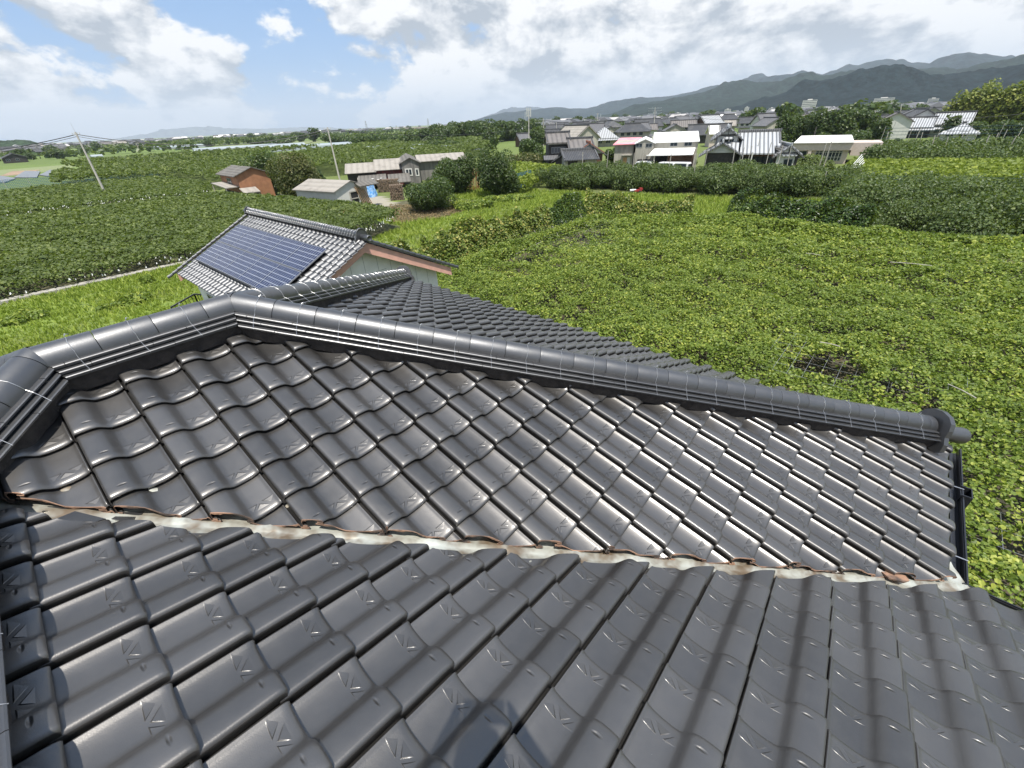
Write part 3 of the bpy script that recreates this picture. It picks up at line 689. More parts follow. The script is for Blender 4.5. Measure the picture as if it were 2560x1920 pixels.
def tufts(poly, dens, h, seed, m, name, label):
    Q = scatter(poly, dens, 3, seed); rg = np.random.default_rng(seed); k = (rg.random(len(Q)) < .35+.9*vn(Q[:, 0], Q[:, 1], 2.5, 4)) & ~inpoly(Q[:, 0], Q[:, 1], YARD) & ~inpoly(Q[:, 0], Q[:, 1], PAVE); Q = Q[k]
    n_ = len(Q); d = np.hypot(Q[:, 0], Q[:, 1]); z = gz(Q[:, 0], Q[:, 1]); V = []; hh = h*(.4+rg.random(n_)*(.5+1.2*vn(Q[:, 0], Q[:, 1], 3, 8)))
    for j in range(4):
        an = rg.random(n_)*6.283; w_ = .02+d*.0007; lean = rg.normal(0, .45, (n_, 2))
        o = rg.normal(0, .06, (n_, 2)); bx = Q[:, 0]+o[:, 0]; by = Q[:, 1]+o[:, 1]; h_ = hh*(.6+.6*rg.random(n_))
        V.append(np.stack([np.stack([bx-np.cos(an)*w_, by-np.sin(an)*w_, z-.02], -1), np.stack([bx+np.cos(an)*w_, by+np.sin(an)*w_, z-.02], -1), np.stack([bx+lean[:, 0]*h_, by+lean[:, 1]*h_, z+h_], -1)], 1))
    V = np.concatenate(V).reshape(-1, 3); F = np.arange(len(V)).reshape(-1, 3)
    o = mk(name, V, F, m); tag(o, label, 'grass', kind='stuff')
tufts(LAWN[:3]+[(-33, 16), (-24.5, 14), (-8, 12), (-8, -40)], lambda d: 60, .16, 11, M['grass'], 'grass', 'bright green rough grass on the yard left of the house')
tufts([(-33, 12), (-36, 25), (-41, 25.5), (-50, 27), (-50, 50), (-30, 51), (-14, 56), (-3, 58), (-4, 38), (-20.5, 34), (-20.5, 12)], lambda d: 26, .30, 12, M['grass'], 'grass', 'tall bright grass strip between the hedges and the persimmon orchard')

# ------------------------------------------------------------------ vine fields
def canopy(name, label, poly, z0, m, s0=.10, sk=.0058, smax=.6, lai=2.2, relief=.25, seed=1, holes=(), edge=0.0, tilt=.55, rows=None, thick=.28, cat='vine field'):
    def sz(d): return min(max(s0, sk*d), smax)
    Q = scatter(poly, lambda d: lai/(sz(d)**2*.75), 3, seed); rg = np.random.default_rng(seed+1)
    if len(Q) == 0: return
    x, y = Q[:, 0], Q[:, 1]; keep = np.ones(len(Q), bool)
    for hx, hy, r1, r2, amt in holes:
        q = ((x-hx)/r1)**2+((y-hy)/r2)**2; keep &= ~((q < 1+.6*(vn(x, y, .6, 5)-.5)) & (rg.random(len(Q)) < amt))
    gap = vn(x, y, 1.3, seed+3)*.6+vn(x, y, .45, seed+4)*.4; gap = gap*.65+vn(x, y, .28, seed+14)*.35; keep &= ~((gap < .33) & (rg.random(len(Q)) < .85))
    x, y = x[keep], y[keep]; d = np.hypot(x, y); s = np.clip(sk*d, s0, smax)*(.6+.8*rg.random(len(x)))
    r = (vn(x, y, 2.6, seed)-.5)*1.3+(vn(x, y, .8, seed+7)-.5)*1.1+(vn(x, y, .33, seed+17)-.5)*.45
    if rows: r += .5*np.cos((x*rows[0]+y*rows[1])*6.283/rows[2])
    z = z0+relief*r-thick*rg.random(len(x))**1.5+.03
    # shoots standing proud
    k = rg.random(len(x)) < .03; z[k] += .2*rg.random(k.sum())
    P = np.stack([x, y, z], 1); k = inview(P, 500); V, F = leaves(P[k], s[k], tilt=tilt, seed=seed)
    if edge:
        E = []
        for i in range(len(poly)):
            a, c = np.array(poly[i]), np.array(poly[(i+1) % len(poly)]); L = np.linalg.norm(c-a); mid = (a+c)/2; dm = np.linalg.norm(mid)
            if dm > 110: continue
            nn_ = int(L*edge*lai/(sz(dm)**2*.75)); t = rg.random(nn_)[:, None]; q = a+(c-a)*t+rg.normal(0, .22, (nn_, 2)); zz = z0-(rg.random(nn_)**1.4)*edge*(.4+vn(q[:, 0], q[:, 1], 1.1, 9)*1.2)
            E.append(np.stack([q[:, 0], q[:, 1], zz], 1))
        E = np.vstack(E); E = E[inview(E, 200)]; E = E[E[:, 2] > .05]
        d = np.hypot(E[:, 0], E[:, 1]); V2, F2 = leaves(E, np.clip(sk*d, s0, smax)*(.6+.7*rg.random(len(E))), tilt=1.2, up=.5, seed=seed+5); V, F = join((V, F), (V2, F2))
    o = mk(name, V, F, m); tag(o, label, cat, kind='stuff'); return o
h1 = g(2070, 915, 1.5); h2 = g(2290, 965, 1.45); h3 = g(2210, 1000, 1.4); h4 = g(1455, 590, 1.2); h5 = g(1320, 640, 1.2); h6 = g(2520, 1400, 1.2)
V0 = [(-18.5, 12), (-18.6, 31.8), (-12.6, 34.8), (-9.8, 36.8), (-1, 35.8), (8, 37.5), (30, 38.5), (30, 3.9), (1.9, 3.9), (1.9, 6.4), (-8.8, 6.6), (-11.3, 8.2), (-11.3, 11.2), (-18.5, 11.2)]
canopy('vine_canopy', 'wide sunlit leafy vine canopy on trellis behind and right of the house', V0, 1.62, M['vine'], s0=.075, sk=.0037, lai=2.8, relief=.42, seed=21, edge=.9,
       holes=[(h1[0], h1[1], 1.0, .6, .95), (h2[0], h2[1], .8, .5, .92), (h3[0], h3[1], .5, .35, .9), (h4[0], h4[1], 1.9, 4.2, .85), (h5[0], h5[1], 1.2, 3.2, .75), (h6[0], h6[1], .8, .5, .7)])
V1 = [(-37.0, -60), (-37.0, 6.5), (-33.0, 17.5), (-36.1, 24.3), (-42.4, 25.0), (-58.5, 22.8), (-71, 20.6), (-73.5, 9), (-74, -60)]
canopy('vine_canopy', 'vine field with leaves darkened for a cloud shadow, beyond the concrete kerb at the left', V1, 1.75, M['vine2'], s0=.13, sk=.0040, lai=2.3, relief=.22, seed=31, edge=.6)
V2 = [(-80, -80), (-79.5, 9), (-76, 20.5), (-90, 24.6), (-117, 24.4), (-121, 1), (-125, -80)]
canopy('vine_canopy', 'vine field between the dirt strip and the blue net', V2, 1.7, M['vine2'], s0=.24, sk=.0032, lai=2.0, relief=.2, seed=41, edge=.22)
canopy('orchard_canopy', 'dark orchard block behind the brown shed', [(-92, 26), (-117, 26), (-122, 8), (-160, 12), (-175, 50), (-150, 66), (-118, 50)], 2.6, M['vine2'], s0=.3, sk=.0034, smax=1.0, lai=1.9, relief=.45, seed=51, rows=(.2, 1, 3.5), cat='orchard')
canopy('vine_canopy', 'bright yellow green vine field right of the orchard', [(-6.2, 60), (8.3, 64.7), (34, 66), (36, 88), (10.1, 87), (-6.9, 83)], 1.8, M['vine3'], s0=.2, sk=.0048, lai=2.3, relief=.16, seed=61, edge=1.0)
canopy('vine_canopy', 'light vine field between the round tree and the old houses', [tuple(g(*p, 1.6)[:2]) for p in ((1275, 458), (1318, 452), (1372, 424), (1400, 412), (1275, 404))], 1.6, M['vine3'], s0=.25, sk=.005, lai=2.2, relief=.2, seed=71, edge=1.0)
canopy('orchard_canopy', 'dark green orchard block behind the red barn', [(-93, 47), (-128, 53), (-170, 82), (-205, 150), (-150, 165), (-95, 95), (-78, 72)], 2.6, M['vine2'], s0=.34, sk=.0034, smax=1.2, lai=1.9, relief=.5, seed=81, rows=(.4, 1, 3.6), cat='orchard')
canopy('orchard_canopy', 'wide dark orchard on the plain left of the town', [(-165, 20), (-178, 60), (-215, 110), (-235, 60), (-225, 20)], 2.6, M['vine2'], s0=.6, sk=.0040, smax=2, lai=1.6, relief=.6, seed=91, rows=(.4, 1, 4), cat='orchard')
# ---- under storey so the trellis is not see-through from above
# ------------------------------------------------------------------ outbuilding with solar panels
ob = empty('outbuilding', (-12.26, 6.891, 0)); tag(ob, 'single storey outbuilding with silvery tiled gable roof and solar panels, salmon verge boards', 'building')
OS, OD, OL, OZ = 3.49, 1.71, 8.92, 5.5; op = math.atan2(OD, OS); oc, os_ = math.cos(op), math.sin(op)
PUo = np.array([.03, .06, .12, .22, .32, .40, .48, .58, .70, .82, .92, .98, 1.0]); PH2 = np.array([0, .004, -.004, -.014, -.014, -.002, .020, .043, .056, .054, .040, .020, .010])
for sg in (-1, 1):
    tiles('roof_slope', [(i, j) for i in range(0, 30) for j in range(1, 17)], (-OL+.02, sg*.0, OZ) if sg > 0 else (0, 0, OZ), (sg, 0, 0), (0, -sg*oc, os_), OL/30, .2427, mat_=M['ibushi'], parent=ob, PU=PUo, PH=PH2, seed=15+sg, nolog=lambda i, j: j < 99)
    sl_ = MB(); y1 = sg*(OS-.1); sl_.slab([(-OL+.1, 0, OZ-.09), (-.04, 0, OZ-.09), (-.04, y1, OZ-.09-abs(y1)*OD/OS), (-OL+.1, y1, OZ-.09-abs(y1)*OD/OS)][::sg], .05); sl_.build('roof_boards', M['underlay'], ob)
bs2, *_ = ridge((-OL+.03, 0, OZ), (-.06, 0, OZ), ob, [((-.02, 0, 0), (1, 0, 0)), ((-OL, 0, 0), (-1, 0, 0))], seg=.16, layers=3, wires=True, wstep=1, wr=.003, sc=1.0)
end_tile((-.03, 0, OZ), (1, 0, 0), bs2, sc=1.15); end_tile((-OL+.02, 0, OZ), (-1, 0, 0), bs2, sc=.9)
M['salmon'] = mat('salmon_paint', (.66, .37, .29), .7, var=.15, vscale=4); M['panel_wall'] = mat('grey_siding', (.80, .78, .75), .8, var=.12, vscale=1.5)
M['joint'] = mat('siding_joint', (.25, .26, .24), .9); M['render'] = mat('pale_render', (.5, .46, .38), .9, var=.2)
for x_, nm in ((-.02, 'verge_board'), (-OL+.06, 'verge_board')):
    mb = MB()
    for sg in (-1, 1):
        a = 1 if x_ > -1 else -1
        V = [(x_, 0, OZ-.10), (x_, sg*OS*.985, OZ-.10-OD*.985), (x_, sg*OS*.985, OZ-.10-OD*.985-.30), (x_, 0, OZ-.44)]
        mb.slab(V, .04, (1, 0, 0))
    mb.build(nm, M['salmon'], ob)
# verge tiles: little hoods along the gable edge
mb = MB()
for x_ in (.0, -OL):
    for sg in (-1, 1):
        for k in range(17):
            s_ = .12+k*.2405; y_ = sg*s_*oc; z_ = OZ-s_*os_; d = np.array([0, sg*oc, -os_]); c = np.array([x_, y_, z_])
            mb.tube([c+(0, 0, -.0), c+d*.10+(0, 0, -.004), c+d*.225+(0, 0, .012)], .052, 10, .058); mb.bar(c+(0.035 if x_ == 0 else -.035, 0, -.03), c+d*.235+(0.035 if x_ == 0 else -.035, 0, -.02), .03, .07)
mb.build('verge_tiles', M['ridge'], ob)
mb = MB(); wz = OZ-.45
def gwall(x, t): mb.slab([(x, 0, OZ-.16), (x, OS-.45, OZ-.16-(OS-.45)*OD/OS), (x, OS-.45, .5), (x, -OS+.45, .5), (x, -OS+.45, OZ-.16-(OS-.45)*OD/OS)], t, (1, 0, 0))
gwall(-.45, .1); gwall(-OL+.55, .1); mb.box(-OL+.55, -.55, OS-.55, OS-.45, .5, 3.7); mb.box(-OL+.55, -.55, -OS+.45, -OS+.55, .5, 3.7); mb.build('wall', M['panel_wall'], ob)
mb = MB()
for k in range(-5, 7):
    y_ = k*.5+.1; zt = OZ-.2-abs(y_)*OD/OS
    if abs(y_) < OS-.5: mb.box(-.4515, -.449, y_-.006, y_+.006, .8, zt)
mb.box(-.4515, -.4485, -2.0, .9, 4.25, 4.262); mb.build('siding_joint', M['joint'], ob)
# dark window under the eave and a rail
for k in (-7.4, -5.2, -3.0): window(ob, k, k+1.5, -OS+.45, 1.9, 3.1, 'y', -1)
# solar panels
pvm = bpy.data.materials.new('solar_cells'); pvm.use_nodes = True; n = NB(pvm.node_tree); bs = pvm.node_tree.nodes['Principled BSDF']
uv = n.n('ShaderNodeTexCoord').outputs['UV']; sx = n.n('ShaderNodeSeparateXYZ'); n.l(uv, sx.inputs[0])
def line(v, N, w): 
    t = n.m('FRACT', n.m('MULTIPLY', v, N)); t = n.m('MINIMUM', t, n.m('SUBTRACT', 1.0, t)); return n.m('LESS_THAN', t, w)
ln = n.m('MAXIMUM', line(sx.outputs[0], 10, .035), line(sx.outputs[1], 6, .035))
cellid = n.vm('FLOOR', n.vm('MULTIPLY', uv, (10, 6, 0))); wn = n.n('ShaderNodeTexWhiteNoise', noise_dimensions='2D'); n.l(cellid, wn.inputs['Vector'])
cc = n.mix(wn.outputs[0], (.007, .013, .045, 1), (.014, .022, .065, 1)); n.l(n.mix(ln, cc, (.38, .41, .46, 1)), bs.inputs['Base Color'])
bs.inputs['Roughness'].default_value = .2; bs.inputs['Specular IOR Level'].default_value = .3; M['pv'] = pvm
M['pvf'] = mat('panel_frame', (.34, .35, .37), .4, .5); M['rail'] = mat('mounting_rail', (.10, .10, .11), .4, .7)
nS = np.array([0, -os_, oc]); dS = np.array([0, -oc, -os_])
def S1(x, s, h=0): return np.array([x, 0, OZ])+dS*s+nS*h
for r_, (s0, s1) in enumerate(((.86, 1.90), (1.95, 3.02))):
    for k in range(5):
        x0 = -8.02+k*1.445; x1 = x0+1.43; t = .035
        V = [S1(x0, s1, .15), S1(x1, s1, .15), S1(x1, s0, .15), S1(x0, s0, .15)]
        o = mk('solar_panel', V, [[0, 1, 2, 3]], M['pv'], ob, uv=[(0, 0), (1, 0), (1, 1), (0, 1)])
        mb = MB(); w_ = .016
        for A, B_x in ((S1(x0, s1, .136), S1(x1, s1, .136)), (S1(x0, s0, .136), S1(x1, s0, .136)), (S1(x0, s0, .136), S1(x0, s1, .136)), (S1(x1, s0, .136), S1(x1, s1, .136))): mb.bar(A, B_x, w_, .036, nS)
        mb.build('panel_frame', M['pvf'], o)
mb = MB()
for s in (1.1, 1.66, 2.2, 2.78): mb.bar(S1(-8.0, s, .09), S1(-.82, s, .09), .04, .05, nS)
mb.bar(S1(-8.05, 3.05, .085), S1(-.78, 3.05, .085), .02, .13, nS); mb.bar(S1(-8.05, 1.925, .09), S1(-.78, 1.925, .09), .012, .09, nS); mb.build('mounting_rail', M['gutter'], ob)
# steel railing at its lower corner
rl = empty('railing', (-21.3, 3.3, 0)); tag(rl, 'small black steel railing beside the lower left corner of the outbuilding', 'railing')
mb = MB(); z0_, z1_ = 1.75, 2.62
for A, B_x in (((-.5, .5), (.4, 1.0)), ((.4, 1.0), (1.3, .3)), ((-.5, .5), (.5, -.6))):
    A = np.array(A); B_x = np.array(B_x)
    for z_ in (z0_, z1_): mb.bar((*A, z_), (*B_x, z_), .05)
    for t in np.linspace(0, 1, 8): p = A+(B_x-A)*t; mb.bar((*p, z0_ if 0 < t < 1 else .5), (*p, z1_), .022 if 0 < t < 1 else .05)
mb.build('rail_bars', M['gutter'], rl)
rl2 = empty('railing', (-11.4, 9.75, 0)); tag(rl2, 'long low dark rail at the right foot of the outbuilding gable', 'railing')
mb = MB(); mb.bar((0, 0, 2.85), (2.6, .25, 2.75), .05, .09)
for t in np.linspace(0, 1, 12): mb.bar((2.6*t, .25*t, .3), (2.6*t, .25*t, 2.85), .03)
mb.build('rail_bars', M['gutter'], rl2)

# ------------------------------------------------------------------ kerb wall, trellis posts, bags
M['conc'] = mat('weathered_concrete', (.36, .34, .30), .95, var=.35, vscale=2.5, bump=.5, bscale=20)
mb = MB()
y = -38.0
while y < 12: mb.box(-37.0, -36.35, y, y+1.985, -.1, .97+.012*math.sin(y*3)); y += 2.0
tag(mb.build('concrete_kerb', M['conc']), 'low pale concrete retaining kerb between the yard grass and the vine field', 'kerb')
M['post'] = mat('grey_post', (.46, .43, .37), .9, var=.3, vscale=6); M['dpost'] = mat('dark_post', (.05, .045, .04), .8); M['bag'] = mat('paper_bag', (.80, .80, .76), .8)
def post(x, y, h, m='post', r=.035, lean=(0, 0), name='trellis_post', label=None, group=None, cat='post'):
    mb = MB(); z0 = float(gz(x, y)) if math.hypot(x, y) < 110 else 0; mb.tube([(0, 0, -.1), (lean[0]*.5, lean[1]*.5, h*.5), (lean[0], lean[1], h)], r, 7, r*.9)
    o = mb.build(name, M[m]); o.location = (x, y, z0); tag(o, label, cat, group); return o
yy = -16.0; rg = random.Random(5)
while yy < 17:
    post(-37.25+max(0, (yy-6.5))*.36, yy, 1.75, 'dpost', .045, (rg.uniform(-.1, .1), 0), label='dark post carrying the edge of the left vine field', group='dark posts along the left vine field'); yy += 2.3
# paper bags on grape bunches along the field edges
def bags(A, B_, n, z, seed, label, sp=.35):
    rg = random.Random(seed); mb = MB(); A = np.array(A, float); B_ = np.array(B_, float)
    for k in range(int(n*.55)):
        t = rg.random(); c = A+(B_-A)*t; c = np.array([c[0]+rg.uniform(-sp, sp), c[1]+rg.uniform(-sp, sp), z+rg.uniform(-.30, .10)]); w = .045+.025*rg.random()
        a = rg.random()*3.14; u = np.array([math.cos(a), math.sin(a), 0])*w; h = w*2.2
        mb.add([c-u*.5+(0, 0, h*.5), c+u*.5+(0, 0, h*.5), c+u+(0, 0, -h*.5), c-u+(0, 0, -h*.5), c+np.cross(u, (0, 0, 1))*.5+(0, 0, -h*.2), c-np.cross(u, (0, 0, 1))*.5+(0, 0, -h*.2)], [(0, 1, 2, 4, 3), (1, 0, 3, 5, 2)])
    tag(mb.build('fruit_bag', M['bag']), label, 'fruit bags', kind='stuff')
bags((-36.9, -20), (-36.9, 6.5), 150, 1.40, 1, 'white paper fruit bags hanging along the edge of the left vine field'); bags((-36.6, 6.5), (-32.6, 17.5), 70, 1.40, 2, 'white paper fruit bags behind the outbuilding ridge')
bags((-32.6, 18), (-35.8, 24), 60, 1.25, 3, 'white paper fruit bags at the corner of the vine field near the bare ground')
bags((-79.7, -40), (-79.2, 9), 300, 1.62, 4, 'white paper fruit bags along the far dirt strip', .8); bags((-79, 9), (-75.6, 20.5), 90, 1.62, 5, 'white paper fruit bags beside the brown shed', .8)
# wires and pale pipes of the near trellis
rg = random.Random(9)
mb = MB(); h1_ = g(2060, 915, 1.3); h2_ = g(2290, 965, 1.3)
for c, nx, ny, L in ((h1_, 9, 7, 1.6), (h2_, 6, 4, 1.0), (g(1455, 590, 1.2), 7, 12, 4.2), (g(2520, 1400, 1.1), 4, 4, .8)):
    for i in range(nx): x_ = c[0]-L+2*L*i/(nx-1); mb.bar((x_, c[1]-L, 1.50), (x_+.05, c[1]+L, 1.50), .006)
    for i in range(ny): y_ = c[1]-L+2*L*i/(ny-1); mb.bar((c[0]-L, y_, 1.507), (c[0]+L, y_+.04, 1.507), .006)
tag(mb.build('trellis_wire', M['wire']), 'grid of trellis wires showing through gaps in the near vine canopy', 'wire', kind='stuff')
for (x0, y0, x1, y1, z, lb) in ((2050, 855, 2100, 866, 1.9, 'pale pipe across the gap in the vines behind the right end of the hip ridge'), (2225, 655, 2330, 664, 2.0, 'long white pipe lying on the vine canopy at the right'), (2015, 633, 2050, 638, 2.0, 'short white pipe lying on the vine canopy in the middle distance'),
                               (1290, 635, 1355, 604, 1.4, 'pale pole lying in the gap beside the variegated hedge'), (1335, 575, 1352, 605, 1.4, 'grey trellis pole in the bare gap by the hedge'), (1380, 565, 1396, 590, 1.4, 'second grey trellis pole in the bare gap by the hedge'), (1448, 533, 1468, 565, 1.4, 'third grey trellis pole near the corner of the hedge'), (2370, 960, 2440, 995, 1.8, 'thin pale pipe in the vines above the gutter corner')):
    A, B_ = g(x0, y0, z), g(x1, y1, z); L = np.linalg.norm(B_-A); mb = MB(); mb.tube([(0, 0, 0), tuple((B_-A)*.5+(0, 0, .02)), tuple(B_-A)], .013, 6); o = mb.build('trellis_pipe', M['post']); o.location = tuple(A); tag(o, lb, 'pipe')

# ------------------------------------------------------------------ hedges
def hedge(name, label, path, w, h, m, lf, lai, seed, cat='hedge'):
    rg = np.random.default_rng(seed); P = []; N = []
    for i in range(len(path)-1):
        a, c = np.array(path[i]), np.array(path[i+1]); L = np.linalg.norm(c-a); n_ = int(L*(w+2*h)*lai/(lf*lf*.75)); t = rg.random(n_)*L; d = (c-a)/L; s = np.array([d[1], -d[0]])
        an = rg.random(n_)*math.pi; px, pz = np.cos(an), np.sin(an)**.6; q = a+d*t[:, None]; r = 1+.22*(vn(q[:, 0]*2+px*2, q[:, 1]*2+pz*3, 1.1, seed)-.5)*2-.25*rg.random(n_)**2
        hh = h*(.85+.35*vn(q[:, 0], q[:, 1], 2.2, seed+2))
        P.append(np.stack([q[:, 0]+s[0]*px*r*w/2, q[:, 1]+s[1]*px*r*w/2, np.maximum(.05, pz*r*hh)], 1)); N.append(np.stack([s[0]*px, s[1]*px, pz+.3], 1))
    P = np.vstack(P); o = leafobj(name, P, lf*(.6+.8*rg.random(len(P))), m, tilt=.6, nrm=np.vstack(N), seed=seed); tag(o, label, cat); return o
def G2(*p): return tuple(g(*p)[:2])
hedge('hedge', 'long leafy hedge with yellow variegated leaves left of the near vine field', [(-20.6, 12), (-20.7, 20), (-20.9, 28)], 1.7, 2.6, M['hedge'], .13, 2.6, 101)
hedge('hedge', 'narrow grey green clipped hedge at the bend between two yellow hedges', [(-20.9, 28.2), (-21.0, 33.0)], 1.4, 2.35, M['hedge2'], .12, 2.3, 102)
hedge('hedge', 'low yellow topped hedge along the far edge of the near vine field', [(-20.8, 33.6), (-16.5, 35.6), (-12.6, 37.0)], 1.5, 2.4, M['hedge'], .14, 2.2, 103)
hedge('hedge', 'dense dark green hedge block in front of the right orchard', [(-9.9, 38.4), (-5.5, 38.0), (-1.0, 37.2)], 2.4, 2.75, M['hedge2'], .14, 2.4, 104)

# ------------------------------------------------------------------ trees
def crown_pts(n, rx, ry, rz, lobes, rg, lr=(.30, .48)):
    C = rg.normal(0, 1, (lobes, 3)); C /= np.linalg.norm(C, axis=1, keepdims=True); C *= (rg.random((lobes, 1))**.5)*.66; C[:, 2] = C[:, 2]*.8+.06
    r = rg.uniform(*lr, lobes); k = rg.integers(0, lobes, n); d = rg.normal(0, 1, (n, 3)); d /= np.linalg.norm(d, axis=1, keepdims=True)
    rad = r[k]*(1-.35*rg.random(n)**2); P = C[k]+d*rad[:, None]; return P*np.array([rx, ry, rz]), d+np.array([0, 0, .35])
def crown_mesh(seed, rx, ry, rz, n, lf, lobes=14, lr=(.30, .48), m=None, name='crown'):
    rg = np.random.default_rng(seed); P, N = crown_pts(n, 1, 1, 1, lobes, rg, lr); q_ = np.percentile(P, 99, axis=0); q0 = np.percentile(P, 1, axis=0); P = (P-(q_+q0)/2)/((q_-q0)/2)*np.array([rx, ry, rz]); V, F = leaves(P, lf*(.6+.8*rg.random(n)), tilt=.55, nrm=N, seed=seed); return V, F
def tree(P, h, rx, label, m='tree1', seed=0, ry=None, low=.25, lobes=16, lf=None, n=None, cat='tree', name='tree', group=None, lr=(.28, .46), trunk=True):
    ry = ry or rx; rt = empty(name, (P[0], P[1], float(gz(P[0], P[1])))); tag(rt, label, cat, group); rz = h*(1-low)/2; zc = h-rz
    D = math.hypot(P[0], P[1]); lf = lf or max(.13, D*.0028); n = n or int(min(22000, 4*math.pi*((rx*ry*rz)**(2/3))*4.2/(lf*lf*.75)))
    V, F = crown_mesh(seed+500, rx, ry, rz, n, lf, lobes, lr); V = V+np.array([0, 0, zc]); V[:, 2] = np.maximum(V[:, 2], .05)
    mk('crown', V, F, M[m], rt)
    if trunk:
        rg = random.Random(seed); mb = MB(); tr = max(.06, h*.028); mb.tube([(0, 0, -.1), (rg.uniform(-.1, .1), rg.uniform(-.1, .1), h*.3), (0, 0, h*.6)], tr, 8, tr*.5)
        for k in range(6):
            a = k*1.05+rg.random(); z_ = h*rg.uniform(.22, .5); mb.tube([(0, 0, z_), (math.cos(a)*rx*.35, math.sin(a)*ry*.35, z_+h*.12), (math.cos(a)*rx*.62, math.sin(a)*ry*.62, z_+h*.24)], tr*.5, 6, tr*.15)
        mb.build('trunk', M['bark'], rt)
    return rt
def ptree(px, by, ty, wpx, label, zb=0, **k):
    m_ = k.get('m')
    P = g(px, by, zb); D = math.hypot(P[0], P[1]); h = (hz(P, px, ty)-float(gz(P[0], P[1])))*(.9 if abs(px-1280) > 600 and m_ != 'bamboo' else 1); P = far(px, (by+ty)/2, D); rx = wpx/2*((P-(0, 0, H))@cF)/FPX/math.sqrt(1+((px-1280)/FPX)**2)**.8
    return tree(P, h, rx, label, **k)
ptree(1078, 524, 448, 128, 'round dense dark green bush on bare ground in front of the wood pile', seed=1, m='tree1', low=.0, cat='bush', name='bush', lobes=26, lr=(.22, .36))
ptree(1236, 490, 372, 84, 'tall broad dark tree standing alone right of the barn group', seed=2, low=.08, lobes=22)
ptree(1275, 492, 425, 40, 'leafy shrub at the right foot of the lone dark tree', seed=22, low=.0, cat='shrub', name='shrub', lobes=9)
ptree(1128, 486, 400, 92, 'ivy covered tree growing against the long roof of the grey gabled shed', seed=3, low=.02, lobes=24)
ptree(1160, 486, 388, 50, 'upper dark tree pushing over the end of the long shed roof', seed=33, low=.05, lobes=14)
ptree(738, 470, 385, 118, 'big round olive green tree between the brown shed and the white shed', zb=1.8, seed=4, m='tree2', low=.02, lobes=26)
ptree(655, 462, 371, 88, 'darker rounded tree behind the brown shed', zb=1.8, seed=5, low=.05, lobes=20)
ptree(800, 470, 425, 40, 'small low dark bush beside the left end of the white shed', zb=1.0, seed=6, low=.0, cat='bush', name='bush', lobes=8)
ptree(1535, 410, 371, 36, 'leafy shrub in front of the pink roofed building', seed=7, low=.05, cat='shrub', name='shrub', lobes=9)
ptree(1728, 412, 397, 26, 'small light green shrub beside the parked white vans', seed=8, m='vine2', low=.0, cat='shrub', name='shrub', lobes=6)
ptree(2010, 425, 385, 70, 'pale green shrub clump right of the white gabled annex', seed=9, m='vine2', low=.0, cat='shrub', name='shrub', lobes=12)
ptree(2055, 432, 392, 64, 'bright green bush in front of the peach coloured building', seed=10, m='vine2', low=.0, cat='bush', name='bush', lobes=12)
ptree(1300, 425, 385, 90, 'low green thicket left of the old tiled houses', seed=11, m='tree2', low=.0, cat='bush', name='bush', lobes=16)
ptree(1365, 415, 382, 60, 'rounded shrub at the left corner of the old tiled houses', seed=12, m='tree1', low=.0, cat='bush', name='bush', lobes=10)
ptree(1395, 418, 392, 50, 'yellow green shrub under the low front roofs of the old houses', seed=13, m='vine2', low=.0, cat='bush', name='bush', lobes=8)
# yard weeds
for k, (x, y, w, t, l_) in enumerate(((365, 706, 40, 690, 'leafy weed clump on the yard grass close to the kerb'), (262, 775, 44, 762, 'leafy weed clump in the middle of the yard grass'), (60, 800, 120, 778, 'wide bright weed thicket at the left edge of the yard'), (330, 755, 90, 735, 'low spreading weeds behind the main ridge'))):
    ptree(x, y, t, w, l_, zb=.9, seed=60+k, m='vine', low=0, cat='weeds', name='weed_clump', lobes=10, trunk=False, lf=.14)
for k, (x, y, w, t, l_) in enumerate(((1090, 520, 60, 503, 'low bright bush on the grass below the round dark bush'), (1180, 520, 90, 500, 'wide leafy weeds at the foot of the bare bank'), (1240, 505, 60, 488, 'leafy weeds below the lone dark tree'), (1160, 565, 50, 548, 'small round weed clump in the grass strip'), (1300, 500, 60, 486, 'green weeds beside the blue net'))):
    ptree(x, y, t, w, l_, seed=70+k, m='vine', low=0, cat='weeds', name='weed_clump', lobes=10, trunk=False, lf=.2)

# orchard trees: four kinds, copied tree by tree
def orchard(pts, label, group, seed, h=2.9, protos=4, m='kaki', lf=.15, n=3600, rad=2.15):
    rg = random.Random(seed); src = []
    for q in range(protos):
        V, F = crown_mesh(seed*10+q, rad, rad, h*.47, n, lf, 10, (.34, .55)); V = V+np.array([0, 0, h*.53]); V[:, 2] = np.maximum(V[:, 2], .15)
        cm = mk('crown', V, F, M[m], link=False); mb = MB(); mb.tube([(0, 0, 0), (.05, .03, h*.3), (0, 0, h*.6)], .09, 6, .05)
        for a in (0, 2.1, 4.2): mb.tube([(0, 0, h*.25), (math.cos(a)*.7, math.sin(a)*.7, h*.5)], .05, 5, .02)
        tm = mk('trunk', np.vstack(mb.V), mb.F, M['bark'], link=False); src.append((cm, tm))
    first = {}
    for x, y in pts:
        q = rg.randrange(protos); s = rg.uniform(.85, 1.15); rz = rg.random()*6.28
        rt = empty('persimmon_tree', (x, y, 0), rz); rt.scale = (s, s, s*rg.uniform(.9, 1.12)); tag(rt, label, 'tree', group)
        for nm, me in (('crown', src[q][0]), ('trunk', src[q][1])):
            o = bpy.data.objects.new(nm, me); COL.objects.link(o); o.parent = rt
